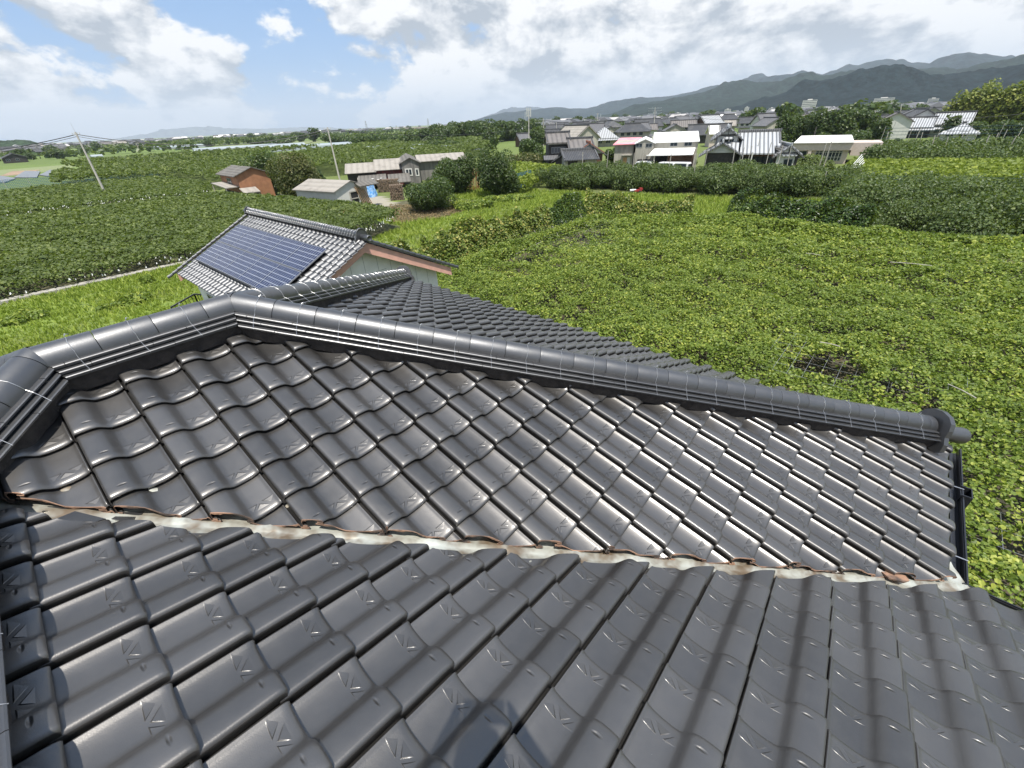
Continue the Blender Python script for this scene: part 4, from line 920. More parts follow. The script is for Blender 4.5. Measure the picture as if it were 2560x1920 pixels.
def rowgrid(poly, sx, sy, seed, jit=.35):
    rg = random.Random(seed); P = np.array(poly); out = []
    x = P[:, 0].min()
    while x < P[:, 0].max():
        y = P[:, 1].min()
        while y < P[:, 1].max():
            q = (x+rg.uniform(-jit, jit), y+rg.uniform(-jit, jit))
            if inpoly(np.array([q[0]]), np.array([q[1]]), poly)[0] and inview(np.array([[q[0], q[1], 1.5]]), 150)[0]: out.append(q)
            y += sy
        x += sx
    return out
OR1 = [(-40.6, 50.8), (-30.8, 53.4), (-15.3, 56.2), (-4.2, 59.4), (-4.6, 66), (-12, 68), (-17.4, 66.5), (-28, 64), (-41.5, 59)]
OR3 = [(-5.6, 58), (-4.6, 40.5), (-1, 39.5), (8, 39.5), (28, 40.5), (28, 60), (8.6, 59), (-5.0, 57)]
OR4 = [(-8.0, 86), (10, 89), (36, 92), (40, 122), (14, 118), (-6, 110)]
orchard(rowgrid(OR1, 2.5, 2.5, 1), 'persimmon tree in the dark orchard block in front of the white roofed house', 'persimmon trees of the middle orchard', 1, h=2.4, rad=1.85)
orchard(rowgrid(OR3, 3.2, 3.0, 2), 'persimmon tree in the dark orchard at the right behind the hedge block', 'persimmon trees of the right orchard', 2, h=2.8, lf=.13, n=4200)
orchard(rowgrid(OR4, 4.0, 4.2, 3), 'fruit tree in the far right orchard among leaning poles', 'fruit trees of the far right orchard', 3, h=2.8, lf=.24, n=1500, rad=2.5)
# support poles standing in the orchards
for k, (x, y, t) in enumerate([(1455, 460, 428), (1577, 462, 425), (1728, 470, 427), (1820, 470, 434), (1513, 458, 430), (1665, 455, 428), (1930, 458, 398), (1858, 440, 398), (1845, 450, 385), (1880, 432, 382), (1905, 445, 405), (1960, 442, 410), (2033, 458, 420), (2048, 445, 408), (1755, 440, 418), (1600, 440, 412)]):
    P = g(x, y+6); hgt = 4.1+random.random()*.8; post(P[0], P[1], hgt, 'post', .05, (random.uniform(-.25, .25), random.uniform(-.2, .2)), 'orchard_pole', 'pale thin support pole standing in the middle persimmon orchard', 'support poles of the middle orchard', 'pole')
for k, (x, y, t) in enumerate([(2272, 374, 317), (2217, 341, 304), (2205, 365, 335), (2290, 372, 338), (2320, 385, 352), (2380, 378, 345), (2412, 376, 345), (2440, 390, 350), (2490, 366, 328), (2525, 360, 326), (2550, 372, 345), (2350, 395, 360), (2465, 380, 352), (2500, 395, 340), (2085, 338, 315), (2180, 330, 300)]):
    P = g(x, y+14); hgt = min(6.5, max(3.6, hz(P, x, t))); post(P[0], P[1], hgt, 'post', .07, (random.uniform(-.5, .3), random.uniform(-.3, .3)), 'orchard_pole', 'tall thin leaning pole standing in the far right orchard', 'leaning poles of the far right orchard', 'pole')
M['net'] = mat('blue_net', (.04, .13, .20), .8); M['netd'] = mat('dark_net', (.03, .07, .08), .8)
def net(A, B_, h, label, m='net', z0=0.0, sp=.22):
    A = np.array(A, float); B_ = np.array(B_, float); L = np.linalg.norm(B_-A); rt = empty('net_fence', (A[0], A[1], z0)); tag(rt, label, 'net'); d = (B_-A); mb = MB(); n_ = int(L/sp)
    for k in range(n_+1): p = d*k/n_; mb.bar((p[0], p[1], 0), (p[0], p[1], h*(1-.12*abs(math.sin(k*.4)))), min(.07, sp*.32), .01)
    for k in range(int(h/sp)+1): mb.bar((0, 0, k*sp), (d[0], d[1], k*sp), .01, min(.06, sp*.30))
    mb.build('netting', M[m], rt); mb = MB()
    for k in range(int(L/4)+1): p = d*min(1, k*4/L); mb.tube([(p[0], p[1], -.2), (p[0], p[1], h+.15)], .04, 6)
    mb.build('net_posts', M['post'], rt)
net(g(-250, 495)[:2], g(402, 441)[:2], 1.9, 'long sagging blue net along the back of the far left vine field', sp=.3)
net(g(1287, 474)[:2], g(1328, 462)[:2], 2.1, 'short bright blue net beside the lone dark tree')
net((-7, 60.2), (30, 65.4), 2.3, 'dark net along the front of the bright vine field', 'netd', sp=.3)
net((-6.5, 116), (40, 122), 4.6, 'thin high net behind the far right orchard', 'netd', sp=.55)
# ------------------------------------------------------------------ buildings
def roofmat(name, c, period=.3, rough=.6, axis=0, depth=.5, c2=None, patch=.3, metal=0.0, dirt=(.2, .19, .17)):
    m = bpy.data.materials.new(name); m.use_nodes = True; n = NB(m.node_tree); bs = m.node_tree.nodes['Principled BSDF']
    tc = n.n('ShaderNodeTexCoord').outputs['Object']; sp = n.n('ShaderNodeSeparateXYZ'); n.l(tc, sp.inputs[0])
    w = n.m('SINE', n.m('MULTIPLY', sp.outputs[axis], 6.2832/period)); pt = n.ss(n.noise(tc, .7, 5, .65), .45, .75)
    cc = n.mix(n.ss(w, -1, .2), tuple(v*(1-depth) for v in c)+(1,), (*c, 1)); cc = n.mix(n.m('MULTIPLY', pt, patch), cc, (*(c2 or dirt), 1))
    n.l(cc, bs.inputs['Base Color']); bs.inputs['Roughness'].default_value = rough; bs.inputs['Metallic'].default_value = metal
    bp = n.n('ShaderNodeBump'); bp.inputs['Distance'].default_value = .04; bp.inputs['Strength'].default_value = .7; n.l(w, bp.inputs['Height']); n.l(bp.outputs[0], bs.inputs['Normal']); return m
M['rg'] = roofmat('grey_roof_tile', (.13, .13, .135), .3, .55); M['rgd'] = roofmat('dark_roof_tile', (.065, .066, .07), .3, .5); M['rib'] = roofmat('silver_ribbed_tile', (.42, .43, .44), .55, .4, 0, .72, patch=.25)
M['rbr'] = roofmat('brownish_roof_tile', (.15, .135, .125), .9, .6, 0, .35, patch=.4); M['rw'] = mat('white_painted_roof', (.76, .76, .74), .5, var=.05); M['rp'] = mat('pink_faded_roof', (.66, .20, .25), .6, col2=(.72, .36, .38), vscale=1.2)
M['slate'] = roofmat('weathered_slate_sheet', (.30, .275, .24), .9, .9, 0, .16, c2=(.15, .135, .12), patch=.6); M['slated'] = roofmat('dark_slate_sheet', (.13, .12, .105), .6, .9, 0, .3, patch=.6)
M['ww'] = mat('white_plaster', (.58, .57, .53), .9, var=.12, vscale=1); M['wc'] = mat('stained_cream_wall', (.40, .375, .32), .9, var=.28, vscale=1.1, streak=True); M['wb'] = mat('brown_timber', (.11, .055, .03), .8, var=.4, vscale=3); M['wd'] = mat('dark_timber', (.045, .04, .036), .8, var=.4)
M['wor'] = mat('rusty_orange_sheet', (.36, .17, .085), .8, col2=(.27, .125, .065), vscale=1.3); M['wred'] = mat('dark_red_sheet', (.16, .028, .022), .75, col2=(.06, .015, .014), vscale=3, streak=True); M['wgy'] = mat('old_grey_boards', (.20, .19, .175), .9, col2=(.10, .095, .09), vscale=2, streak=True)
M['peach'] = mat('peach_render', (.55, .46, .40), .8, var=.1); M['cream'] = mat('cream_roof', (.72, .70, .65), .7, var=.06); M['rust'] = mat('rusty_poles', (.28, .10, .05), .8, var=.4); M['wood'] = mat('fresh_boards', (.52, .31, .15), .7, var=.35, vscale=3)
M['logs'] = mat('cut_logs', (.22, .16, .11), .9, var=.6, vscale=9); M['van'] = mat('white_van_paint', (.8, .8, .8), .25, coat=.5); M['black'] = mat('black_rubber', (.02, .02, .02), .7); M['gard'] = mat('garage_dark', (.02, .02, .022), .9)
class Fr:
    """a building's frame: facade line starts at a ground point, x runs right along it, y runs away"""
    def __init__(s, px, py, phi=0.0, zb=0.0, name='house', label='', cat='house', group=None):
        P = g(px, py, zb); P[2] = 0; v = np.array([P[0], P[1]]); v /= np.linalg.norm(v); r = np.array([v[1], -v[0]]); a = R_(phi); ex = r*math.cos(a)+v*math.sin(a)
        s.P = P; s.ex = ex; s.ey = np.array([-ex[1], ex[0]]); s.root = tag(empty(name, tuple(P), math.atan2(ex[1], ex[0])), label, cat, group); s.D = math.hypot(P[0], P[1])
    def loc(s, px, py, yo=0.0):
        d = ray(px, py); o = s.P[:2]+s.ey*yo; t = (o@s.ey)/(d[:2]@s.ey); q = d*t; return float((q[:2]-s.P[:2])@s.ex), float(H+q[2])
    def X(s, px, py, yo=0.0): return s.loc(px, py, yo)[0]
    def Z(s, px, py, yo=0.0): return s.loc(px, py, yo)[1]
def groof(p, x0, x1, y0, y1, ze, zr, m, ax='x', ov=.5, t=.12, ridge_=True, name='roof', rm='rgd', hip=0.0):
    """gable or hip roof; ridge along local x or y"""
    if ax == 'x':
        ym = (y0+y1)/2; k = (zr-ze)/((y1-y0)/2); e = ze-k*ov; A = [(x0-ov*.6, y0-ov, e), (x1+ov*.6, y0-ov, e), (x1+ov*.6-hip, ym, zr), (x0-ov*.6+hip, ym, zr)]; B = [(x1+ov*.6, y1+ov, e), (x0-ov*.6, y1+ov, e), (x0-ov*.6+hip, ym, zr), (x1+ov*.6-hip, ym, zr)]
        Hs = [[A[1], B[0], A[2]], [B[1], A[0], A[3]]]
    else:
        xm = (x0+x1)/2; k = (zr-ze)/((x1-x0)/2); e = ze-k*ov; A = [(x1+ov, y0-ov*.6, e), (x1+ov, y1+ov*.6, e), (xm, y1+ov*.6-hip, zr), (xm, y0-ov*.6+hip, zr)]; B = [(x0-ov, y1+ov*.6, e), (x0-ov, y0-ov*.6, e), (xm, y0-ov*.6+hip, zr), (xm, y1+ov*.6-hip, zr)]
        Hs = [[A[1], B[0], A[2]], [B[1], A[0], A[3]]]
    mb = MB(); mb.slab(A, t); mb.slab(B, t)
    if hip: mb.slab(Hs[0], t); mb.slab(Hs[1], t)
    o = mb.build(name, M[m], p)
    if ridge_:
        mb = MB(); a, c = np.array(A[3]), np.array(A[2]); mb.bar(a+(0, 0, .10), c+(0, 0, .10), .26, .24); mb.tube([tuple(a+(0, 0, .24)), tuple(c+(0, 0, .24))], .11, 8)
        for q in (a, c): mb.bar(q+(0, 0, .0), q+(0, 0, .42), .30, .16)
        if not hip:
            dx = (c-a)/np.linalg.norm(c-a)
            for q, s_ in ((a, 1), (c, -1)):
                for e_ in ((A[0], B[1]) if s_ == 1 else (A[1], B[0])):
                    e_ = np.array(e_); mb.bar(q+dx*s_*.22+(0, 0, .06), e_*.85+q*.15+dx*s_*.22+(0, 0, .06), .16, .14)
        mb.build('ridge', M[rm], o)
    return o
def gbody(p, x0, x1, y0, y1, ze, zr, m, ax='x', z0=0.0, name='wall'):
    mb = MB()
    if ax == 'x': ym = (y0+y1)/2; pts = [(y0, z0), (y1, z0), (y1, ze), (ym, zr-.08), (y0, ze)]; V = [(x, a, b_) for x in (x0, x1) for a, b_ in pts]
    else: xm = (x0+x1)/2; pts = [(x0, z0), (x1, z0), (x1, ze), (xm, zr-.08), (x0, ze)]; V = [(a, y, b_) for y in (y0, y1) for a, b_ in pts]
    mb.add(V, [list(range(5)), list(range(5, 10))[::-1]]+[(i, i+5, (i+1) % 5+5, (i+1) % 5) for i in range(5)]); return mb.build(name, M[m], p)
def lean(p, x0, x1, y0, y1, zf, zb, m, t=.1, name='lean_to_roof'):
    mb = MB(); mb.slab([(x0, y0, zf), (x1, y0, zf), (x1, y1, zb), (x0, y1, zb)], t); return mb.build(name, M[m], p)
def bx(p, name, m, *b_):
    mb = MB()
    for q in b_: mb.box(*q)
    return mb.build(name, M[m], p)

# --- brown shed
f = Fr(609, 492, 15, .9, 'shed', 'rusty orange two storey shed with slate gable roof and small lean-to roofs', 'shed'); r = f.root
w_ = f.X(688, 484); ze = f.Z(598, 436); zr = f.Z(633, 418); x0 = f.X(598, 436)*.6
gbody(r, 0, w_, 0, 8, ze, zr+.1, 'wor', 'y'); groof(r, 0, w_, 0, 8, ze, zr+.1, 'slated', 'y', .45, .1, False); bx(r, 'wall_base', 'wd', (-.03, w_*.55, -.04, .02, 0, 1.3), (-.05, .02, .2, 7.8, 0, 1.4)); lean(r, -.2, w_*.45, -1.6, -.02, 1.5, 2.0, 'slate'); lean(r, -1.7, -.02, .4, 7, 2.2, 2.5, 'slate'); window(r, 3, 5, -.03, ze-1.6, ze-.6, 'x', -1)
bx(r, 'door', 'wor', (w_*.62, w_*.97, -.05, -.01, .1, 2.5)); bx(r, 'support_post', 'post', (.9, 1.0, -1.6, -1.5, 0, 1.6), (-1.7, -1.6, .5, .6, 0, 2.2), (-1.7, -1.6, 6.8, 6.9, 0, 2.2))
# --- white shed
f = Fr(842, 496, 37, 1.6, 'shed', 'low white walled shed with pale slate roof and boards leaning on its gable', 'shed'); r = f.root
w_ = f.X(919, 480); ze = f.Z(838, 476); zr = f.Z(877, 450); gbody(r, 0, w_, 0, 7.5, ze, zr, 'ww', 'y'); groof(r, 0, w_, 0, 7.5, ze, zr, 'slate', 'y', .35, .07, False)
bx(r, 'doorway', 'gard', (w_*.42, w_*.66, -.03, .02, 0, 2.0)); bx(r, 'door_frame', 'post', (w_*.40, w_*.68, -.09, -.04, 1.95, 2.07), (w_*.40, w_*.68, -.09, -.04, 1.2, 1.3), (w_*.40, w_*.43, -.09, -.04, 0, 1.95)); bx(r, 'wall_base', 'wor', (.15, w_*.4, -.02, .03, 0, .5)); lean(r, w_*.62, w_+1.3, -.9, .1, ze+.1, ze+.5, 'slated')
gr_ = 'boards leaning on the white shed'
for k in range(6):
    mb = MB(); xx = w_*(.70+.055*k); A = f.P[:2]+f.ex*xx+f.ey*-.75; B_ = f.P[:2]+f.ex*(xx-.5)+f.ey*-.12; mb.bar((*A, 0), (*B_, 2.5-.08*k), .16, .03, (0, 1, 0)); tag(mb.build('board', M['wood']), 'pale orange plank leaning against the gable of the white shed', 'plank', gr_)
# --- barn group
f = Fr(861, 462, -6, .6, 'barn', 'long dark barn with pale slate roofs, red sheet wall and grey gabled wing', 'barn'); r = f.root
a = (f.X(861, 428), f.X(936, 428)); ze = f.Z(895, 429); zr = f.Z(920, 406, 3.5); gbody(r, a[0]+.3, a[1], 0, 7, ze, zr, 'wd'); groof(r, a[0]+.3, a[1], 0, 7, ze, zr, 'slate', 'x', .5, .08, False)
lean(r, a[0]+1.8, a[0]+4.6, -1.2, -.02, ze-1.1, ze-.8, 'slate')
b2 = (f.X(936, 421), f.X(1004, 421)); ze2 = f.Z(970, 421); zr2 = f.Z(990, 395.5, 3.6); gbody(r, b2[0]+.05, b2[1], .05, 7.2, ze2, zr2, 'wred', name='red_wall'); groof(r, b2[0]+.2, b2[1]-.2, .05, 7.2, ze2, zr2, 'slate', 'x', .45, .08, False)
c0, c1 = f.X(1005, 420, -.6), f.X(1048, 420, -.6); ze3 = f.Z(1005, 406, -.6); zr3 = f.Z(1026, 395, -.6)+.1; gbody(r, c0, c1, -.6, 13, ze3, zr3, 'wgy', 'y', name='grey_wall'); groof(r, c0, c1, -.6, 13, ze3, zr3, 'slated', 'y', .4, .09, False)
xa = f.X(1013, 430, -.6); xb = f.X(1031, 430, -.6); window(r, xa, xb, -.61, f.Z(1022, 440, -.6), f.Z(1022, 421, -.6), 'y', -1, .16, True, 'ww'); xa = f.X(1038, 430, -.6); xb = f.X(1047.5, 430, -.6); window(r, xa, xb, -.61, f.Z(1042, 440, -.6), f.Z(1042, 421, -.6), 'y', -1, .16, False, 'ww')
d0, d1 = f.X(1048, 400, 5), f.X(1160, 392, 5); gbody(r, c1+.02, d1, 4, 11, ze3-.2, f.Z(1110, 383, 7.5), 'wgy', name='long_wing_wall'); groof(r, c1+.3, d1, 4, 11, ze3-.2, f.Z(1110, 383, 7.5), 'slate', 'x', .5, .09, False, name='long_wing_roof')
zl = f.Z(950, 457, -4.5); lean(r, f.X(893, 454, -4.5), f.X(968, 459, -4.5), -4.5, -.05, zl, zl+.9, 'slated'); lean(r, f.X(972, 459, -4.5), f.X(1030, 463, -4.5), -4.4, -.65, zl-.1, zl+.8, 'slated')
bx(r, 'scrap_sheet', 'ww', *[(f.X(915+k*7, 456, -4)+.3*random.random(), f.X(921+k*7, 456, -4), -3.9+.4*(k % 3), -3.2+.45*(k % 3), zl+.24+.11*(k % 3), zl+.27+.11*(k % 3)) for k in range(7)])
bx(r, 'support_post', 'post', *[(f.X(x_, 470, -4.4), f.X(x_, 470, -4.4)+.12, -4.4, -4.28, 0, zl) for x_ in (895, 915, 935, 955, 975, 1000)])
bx(r, 'vine_tangle', 'tree2', (c1-.1, c1+.9, -.75, -.62, 1.0, ze3)) if False else None
# wood pile
def woodpile(px0, px1, py, h, label):
    f = Fr(px0, py, -6, 0, 'wood_pile', label, 'wood pile'); w_ = f.X(px1, py); rg = random.Random(px0); mb = MB(); z = .12
    while z < h:
        x = rg.random()*.15
        while x < w_: rr = rg.uniform(.07, .12); y_ = rg.uniform(-.06, .06); mb.tube([(x, y_, z+rg.uniform(-.03, .03)), (x, 1.0, z)], rr, 7); x += rr*2+.01
        z += .19
    mb.build('logs', M['logs'], f.root)
woodpile(946, 1000, 482, 1.7, 'wall of stacked cut logs under the lean-to roof'); woodpile(978, 1012, 503, 2.0, 'nearer stack of dark cut logs left of the round bush')
f = Fr(930, 492, 0, 0, 'tarp', 'bright blue tarp bundled over something under the lean-to', 'tarp'); mb = MB(); V = []; F = []; n_ = 14
for i in range(7):
    for k in range(n_): q = 6.283*k/n_; rr = (.75, .72, .62, .55, .5, .38, .02)[i]*(1+.2*math.sin(3*q+i)); V.append((math.cos(q)*rr, math.sin(q)*rr*.7, (0, .3, .8, 1.2, 1.55, 1.8, 1.9)[i]))
    if i: F += [((i-1)*n_+k, (i-1)*n_+(k+1) % n_, i*n_+(k+1) % n_, i*n_+k) for k in range(n_)]
mb.add(V, F); mb.build('tarp_cover', mat('blue_tarp', (.06, .26, .62), .5, col2=(.35, .5, .68), vscale=4), f.root)
for k, (px, py, lb) in enumerate(((1176, 478, 'bundle of rusty red poles standing under the bank beside the lone dark tree'), (1198, 476, 'second smaller bundle of rusty poles beside the trunk of the lone dark tree'))):
    P = g(px, py); mb = MB(); rg = random.Random(k)
    for q in range(14-5*k): x_ = rg.uniform(-.6, .6); y_ = rg.uniform(-.3, .3); mb.tube([(x_, y_, 0), (x_+rg.uniform(-.25, .25), y_+.2, 2.6+rg.random()*.8)], .045, 6)
    o = mb.build('pole_bundle', M['rust']); o.location = tuple(P); tag(o, lb, 'poles')
# red and white machine at the orchard edge
P = g(1575, 488); rt = tag(empty('farm_machine', (P[0], P[1]+1.2, 0), .8), 'small red and white farm machine half hidden at the foot of the middle orchard', 'machine'); rt.scale = (.62, .62, .62); rm_ = mat('red_paint', (.28, .03, .03), .5)
mb = MB(); mb.tube([(-1.0, 0, .65), (-.6, 0, .7), (.2, 0, .7)], .24, 10, .2); mb.build('hood', M['van'], rt, smooth=True); mb = MB(); mb.box(-.2, 1.3, -.45, .45, .45, .75); mb.box(.9, 1.5, -.4, .4, .75, 1.05); mb.build('chassis', rm_, rt)
for x_ in (-.6, .9):
    for y_ in (-.55, .55): mb = MB(); mb.tube([(x_, y_-.12, .32), (x_, y_+.12, .32)], .32, 14); mb.build('wheel', M['black'], rt)

# --- old tiled house group
f = Fr(1360, 428, 4, 0, 'farmhouse', 'old two storey farmhouse with brownish tiled roof, leftmost of the old houses', 'house'); r = f.root
x0, x1 = f.X(1372, 352), f.X(1424, 352); ze = f.Z(1400, 352); zr = f.Z(1415, 331.5, 3.6); gbody(r, x0, x1, 0, 7.4, ze, zr, 'ww', z0=ze-.6, name='upper_wall'); bx(r, 'wall', 'wd', (x0, x1, 0, 7.4, 0, ze-.58)); groof(r, x0, x1, 0, 7.4, ze, zr, 'rbr', 'x', .7, .2)
for k in range(5): window(r, x0+.5+k*(x1-x0-1)/5, x0+.5+(k+.85)*(x1-x0-1)/5, -.01, ze-2.0, ze-1.0, 'y', -1, .07)
lean(r, x0-1, x1+.3, -1.4, -.02, ze-2.9, ze-2.3, 'rg')
f = Fr(1425, 430, 6, 0, 'farmhouse', 'old farmhouse with long striped roof and brown gable with white plaster triangle', 'house'); r = f.root
x0, x1 = f.X(1428, 370), f.X(1482, 370); ze = f.Z(1450, 370); zr = f.Z(1470, 346, 4); gbody(r, x0, x1, 0, 8, ze, zr, 'wb'); groof(r, x0, x1, 0, 8, ze, zr, 'rbr', 'x', .8, .2)
xg = f.X(1488, 375, 2); gbody(r, x1-3.2, x1+1.6, -1.4, 6.5, ze-.7, f.Z(1498, 357, -1), 'ww', 'y', z0=ze-.9, name='gable_plaster'); bx(r, 'lower_wall', 'wb', (x1-3.2, x1+1.6, -1.4, 6.5, 0, ze-.88)); groof(r, x1-3.2, x1+1.6, -1.4, 6.5, ze-.7, f.Z(1498, 357, -1), 'rg', 'y', .7, .18, name='front_gable_roof', rm='rust')
f = Fr(1412, 438, 12, 0, 'outhouse', 'low tiled outhouse with cream wall in front of the old farmhouses', 'outhouse'); r = f.root
x0, x1 = 0., f.X(1492, 400, 0); ze = f.Z(1455, 394); zr = f.Z(1450, 374.5, 2.6); gbody(r, x0, x1, 0, 5.2, ze, zr, 'wc'); groof(r, x0, x1, 0, 5.2, ze, zr, 'rgd', 'x', .6, .16, rm='rg'); bx(r, 'lattice_window', 'wd', (x0+.5, x0+2.2, -.05, -.005, ze-1.0, ze-.35)); bx(r, 'door', 'wb', (x1-2.6, x1-2.1, -.05, -.005, 0, ze-.3)); bx(r, 'white_gable_wall', 'ww', (x1+.01, x1+.05, .2, 5, 0, ze))
f = Fr(1385, 434, -10, 0, 'outhouse', 'small dark gabled porch building at the foot of the leftmost old house', 'outhouse'); r = f.root; gbody(r, 0, 4, 0, 4, 2.2, 3.3, 'wd', 'y'); groof(r, 0, 4, 0, 4, 2.2, 3.3, 'rg', 'y', .5, .14, rm='rg')
# --- pink roofed building
f = Fr(1532, 429, -8, 0, 'workshop', 'cream walled workshop with faded pink metal roof', 'workshop'); r = f.root
x1 = f.X(1585, 360); ze = f.Z(1534, 361); gbody(r, 0, x1, 0, 9, ze, ze+.5, 'wc'); mb = MB(); zr = f.Z(1568, 344, 9); mb.slab([(-.3, -.4, ze), (x1+.4, -.4, ze+.05), (x1+.4, 9, zr), (-.3, 9, zr)], .12); mb.build('roof', M['rp'], r)
bx(r, 'door', 'ww', (x1*.72, x1*.88, -.06, -.005, 0, 2.3)); bx(r, 'door', 'wood', (x1*.50, x1*.70, -.06, -.005, 0, 2.2)); bx(r, 'door_canopy', 'wc', (x1*.42, x1*.95, -.8, -.01, 2.55, 2.65)); bx(r, 'upper_band', 'slate', (.05, x1-.05, -.03, -.005, ze-1.3, ze-.2))
# --- white roofed building
f = Fr(1583, 430, -1, 0, 'packing_house', 'large cream building with bright white gable roof and white porch roof', 'building'); r = f.root
x0, x1, x2 = 0., f.X(1634, 370), f.X(1744, 370); ze = f.Z(1690, 353); zr = f.Z(1700, 329, 5); gbody(r, x1, x2, .3, 10, ze, zr, 'wc'); groof(r, x1, x2, .3, 10, ze, zr, 'rw', 'x', .25, .12, False)
zl = f.Z(1584, 357); zla = f.Z(1611, 348)+.1; gbody(r, 0, x1-.02, -.6, 9, zl, zla, 'wc', 'y', name='left_wing_wall'); groof(r, 0, x1-.02, -.6, 9, zl, zla, 'rw', 'y', .25, .1, False, name='left_wing_roof')
zp = f.Z(1680, 386.5, -4); zpb = f.Z(1680, 370.5); mb = MB(); mb.slab([(f.X(1621, 386, -4), -4, zp), (f.X(1733, 386, -4), -4, zp), (x2-.3, .28, zpb), (x1+.1, .28, zpb)], .12); mb.build('porch_roof', M['rw'], r)
bx(r, 'porch_post', 'wc', (x1+.1, x1+.35, -3.8, -3.55, 0, zp), (x2-.7, x2-.4, -3.8, -3.5, 0, zp)); bx(r, 'open_bay', 'gard', (x1+.3, x2-4.6, .2, .28, 0, zp-.1)); bx(r, 'side_wall', 'wb', (x2-4.6, x2-.5, -3.3, -3.1, 0, zp-.2))
for a, c, t_, b_ in ((1590, 1606.5, 359, 368.6), (1614.5, 1631, 359, 368.6)): window(r, f.X(a, t_, -.6), f.X(c, t_, -.6), -.605, f.Z(a, b_, -.6), f.Z(a, t_, -.6), 'y', -1, .06)
for a, c, t_, b_ in ((1676, 1694.5, 356, 366), (1711.5, 1731, 355, 365.5)): window(r, f.X(a, t_, .3), f.X(c, t_, .3), .295, f.Z(a, b_, .3), f.Z(a, t_, .3), 'y', -1, .06)
bx(r, 'window_canopy', 'rw', (x0+2.2, x1-1.0, -1.2, -.6, 2.5, 2.6)); bx(r, 'ground_window', 'gard', (x0+.5, x0+1.9, -.66, -.6, .9, 2.0), (x0+2.6, x1-1.2, -.66, -.6, .9, 2.0))
def van(px, py, label, zs=1.0):
    P = g(px, py); v = P[:2]/np.linalg.norm(P[:2]); rt = tag(empty('van', tuple(P), math.atan2(v[1], v[0])+1.2), label, 'van')
    prof = [(-1.65, .35), (1.6, .35), (1.68, .9), (1.35, 1.15), (.95, 1.78), (.75, 1.86), (-1.5, 1.86), (-1.66, 1.7)]; n = len(prof); V = [(x, y, z) for y in (-.74, .74) for x, z in prof]
    mb = MB(); mb.add(V, [list(range(n)), list(range(n, 2*n))[::-1]]+[(i, i+n, (i+1) % n+n, (i+1) % n) for i in range(n)]); o = mb.build('body', M['van'], rt); bv = o.modifiers.new('b', 'BEVEL'); bv.width = .07; bv.segments = 2
    mb = MB(); 
    for s_ in (-1, 1): mb.slab([(-1.4, s_*.75, 1.25), (.35, s_*.75, 1.25), (.35, s_*.75, 1.7), (-1.4, s_*.75, 1.7)][::s_], .02, (0, s_, 0)); mb.slab([(.45, s_*.75, 1.25), (1.15, s_*.75, 1.25), (.88, s_*.75, 1.7), (.45, s_*.75, 1.7)][::s_], .02, (0, s_, 0))
    mb.quad((1.355, -.62, 1.2), (1.355, .62, 1.2), (.99, .58, 1.74), (.99, -.58, 1.74)); mb.box(-1.70, -1.66, -.6, .6, 1.2, 1.65); mb.build('window', M['glass_dark'], rt)
    for x in (-1.05, 1.1):
        for y in (-.66, .66): mb = MB(); mb.tube([(x, y-.09, .3), (x, y+.09, .3)], .3, 14); mb.build('wheel', M['black'], rt)
    mb = MB(); mb.box(1.66, 1.70, -.62, -.35, .75, .92); mb.box(1.66, 1.70, .35, .62, .75, .92); mb.build('headlight', M['ww'], rt)
van(1660, 437, 'small white van parked under the porch roof, the left of two'); van(1694, 438, 'white van parked right of the other van, mostly hidden by orchard leaves')
van(1605, 434, 'white kei van parked close to the left wing of the white roofed building')
# --- traditional house with silver roof
f = Fr(1795, 438, 2, 0, 'farmhouse', 'big two storey traditional house with silvery ribbed tile roofs and half timbered gables', 'house'); r = f.root
x0, x1 = f.X(1790, 350), f.X(1846, 350); ze = f.Z(1845, 340); zr = f.Z(1822, 322)+.1; gbody(r, x0, x1, 0, 8, ze, zr, 'ww', 'y', name='left_gable_wall'); groof(r, x0, x1, 0, 8, ze, zr, 'rg', 'y', .7, .18, name='left_gable_roof', rm='rib')
window(r, f.X(1801, 350), f.X(1822, 350), -.01, f.Z(1812, 356), f.Z(1812, 347), 'y', -1, .05); window(r, f.X(1824.5, 350), f.X(1835, 350), -.01, f.Z(1830, 356), f.Z(1830, 346), 'y', -1, .05)
mb = MB(); mb.bar((x0+.2, -.03, ze+.15), (x1-.2, -.03, ze+.15), .06, .2); mb.bar(((x0+x1)/2, -.03, ze), ((x0+x1)/2, -.03, zr-.3), .14, .06); mb.bar((x0+.1, -.03, 0), (x0+.1, -.03, ze), .14, .06); mb.bar((x1-.1, -.03, 0), (x1-.1, -.03, ze), .14, .06); mb.build('timber_frame', M['wd'], r)
lean(r, x0+1.0, x1-.8, -.7, -.02, f.Z(1818, 346)-.0, f.Z(1818, 343)+.1, 'rib', .1, 'window_hood')
u0, u1 = f.X(1850, 358, 1), f.X(1950, 357, 1); zu = f.Z(1900, 358, 1); zt = f.Z(1900, 329.5, 4.6); bx(r, 'wall', 'wc', (x1, u1-.5, 1, 8, 0, zu)); groof(r, u0+.2, u1-.3, 1, 8, zu, zt, 'rib', 'x', .8, .22, rm='rg', name='upper_roof')
zl = f.Z(1890, 383, -2); lean(r, f.X(1850, 383, -2), f.X(1936, 383, -2), -2, .98, zl, zl+1.1, 'rib', .18, 'lower_roof'); bx(r, 'eaves_shadow_board', 'wd', (u0+.2, u1-.6, .9, .98, zl+.9, zu-.25))
bx(r, 'timber_wall', 'wb', (f.X(1850, 400, -.8), f.X(1930, 400, -.8), -.9, -.8, 0, zl)); 
for k in range(6): a_ = f.X(1853, 400, -.9)+k*(f.X(1927, 400, -.9)-f.X(1853, 400, -.9))/6; window(r, a_, a_+1.05, -.905, .3, zl-.5, 'y', -1, .06, True, 'wd')
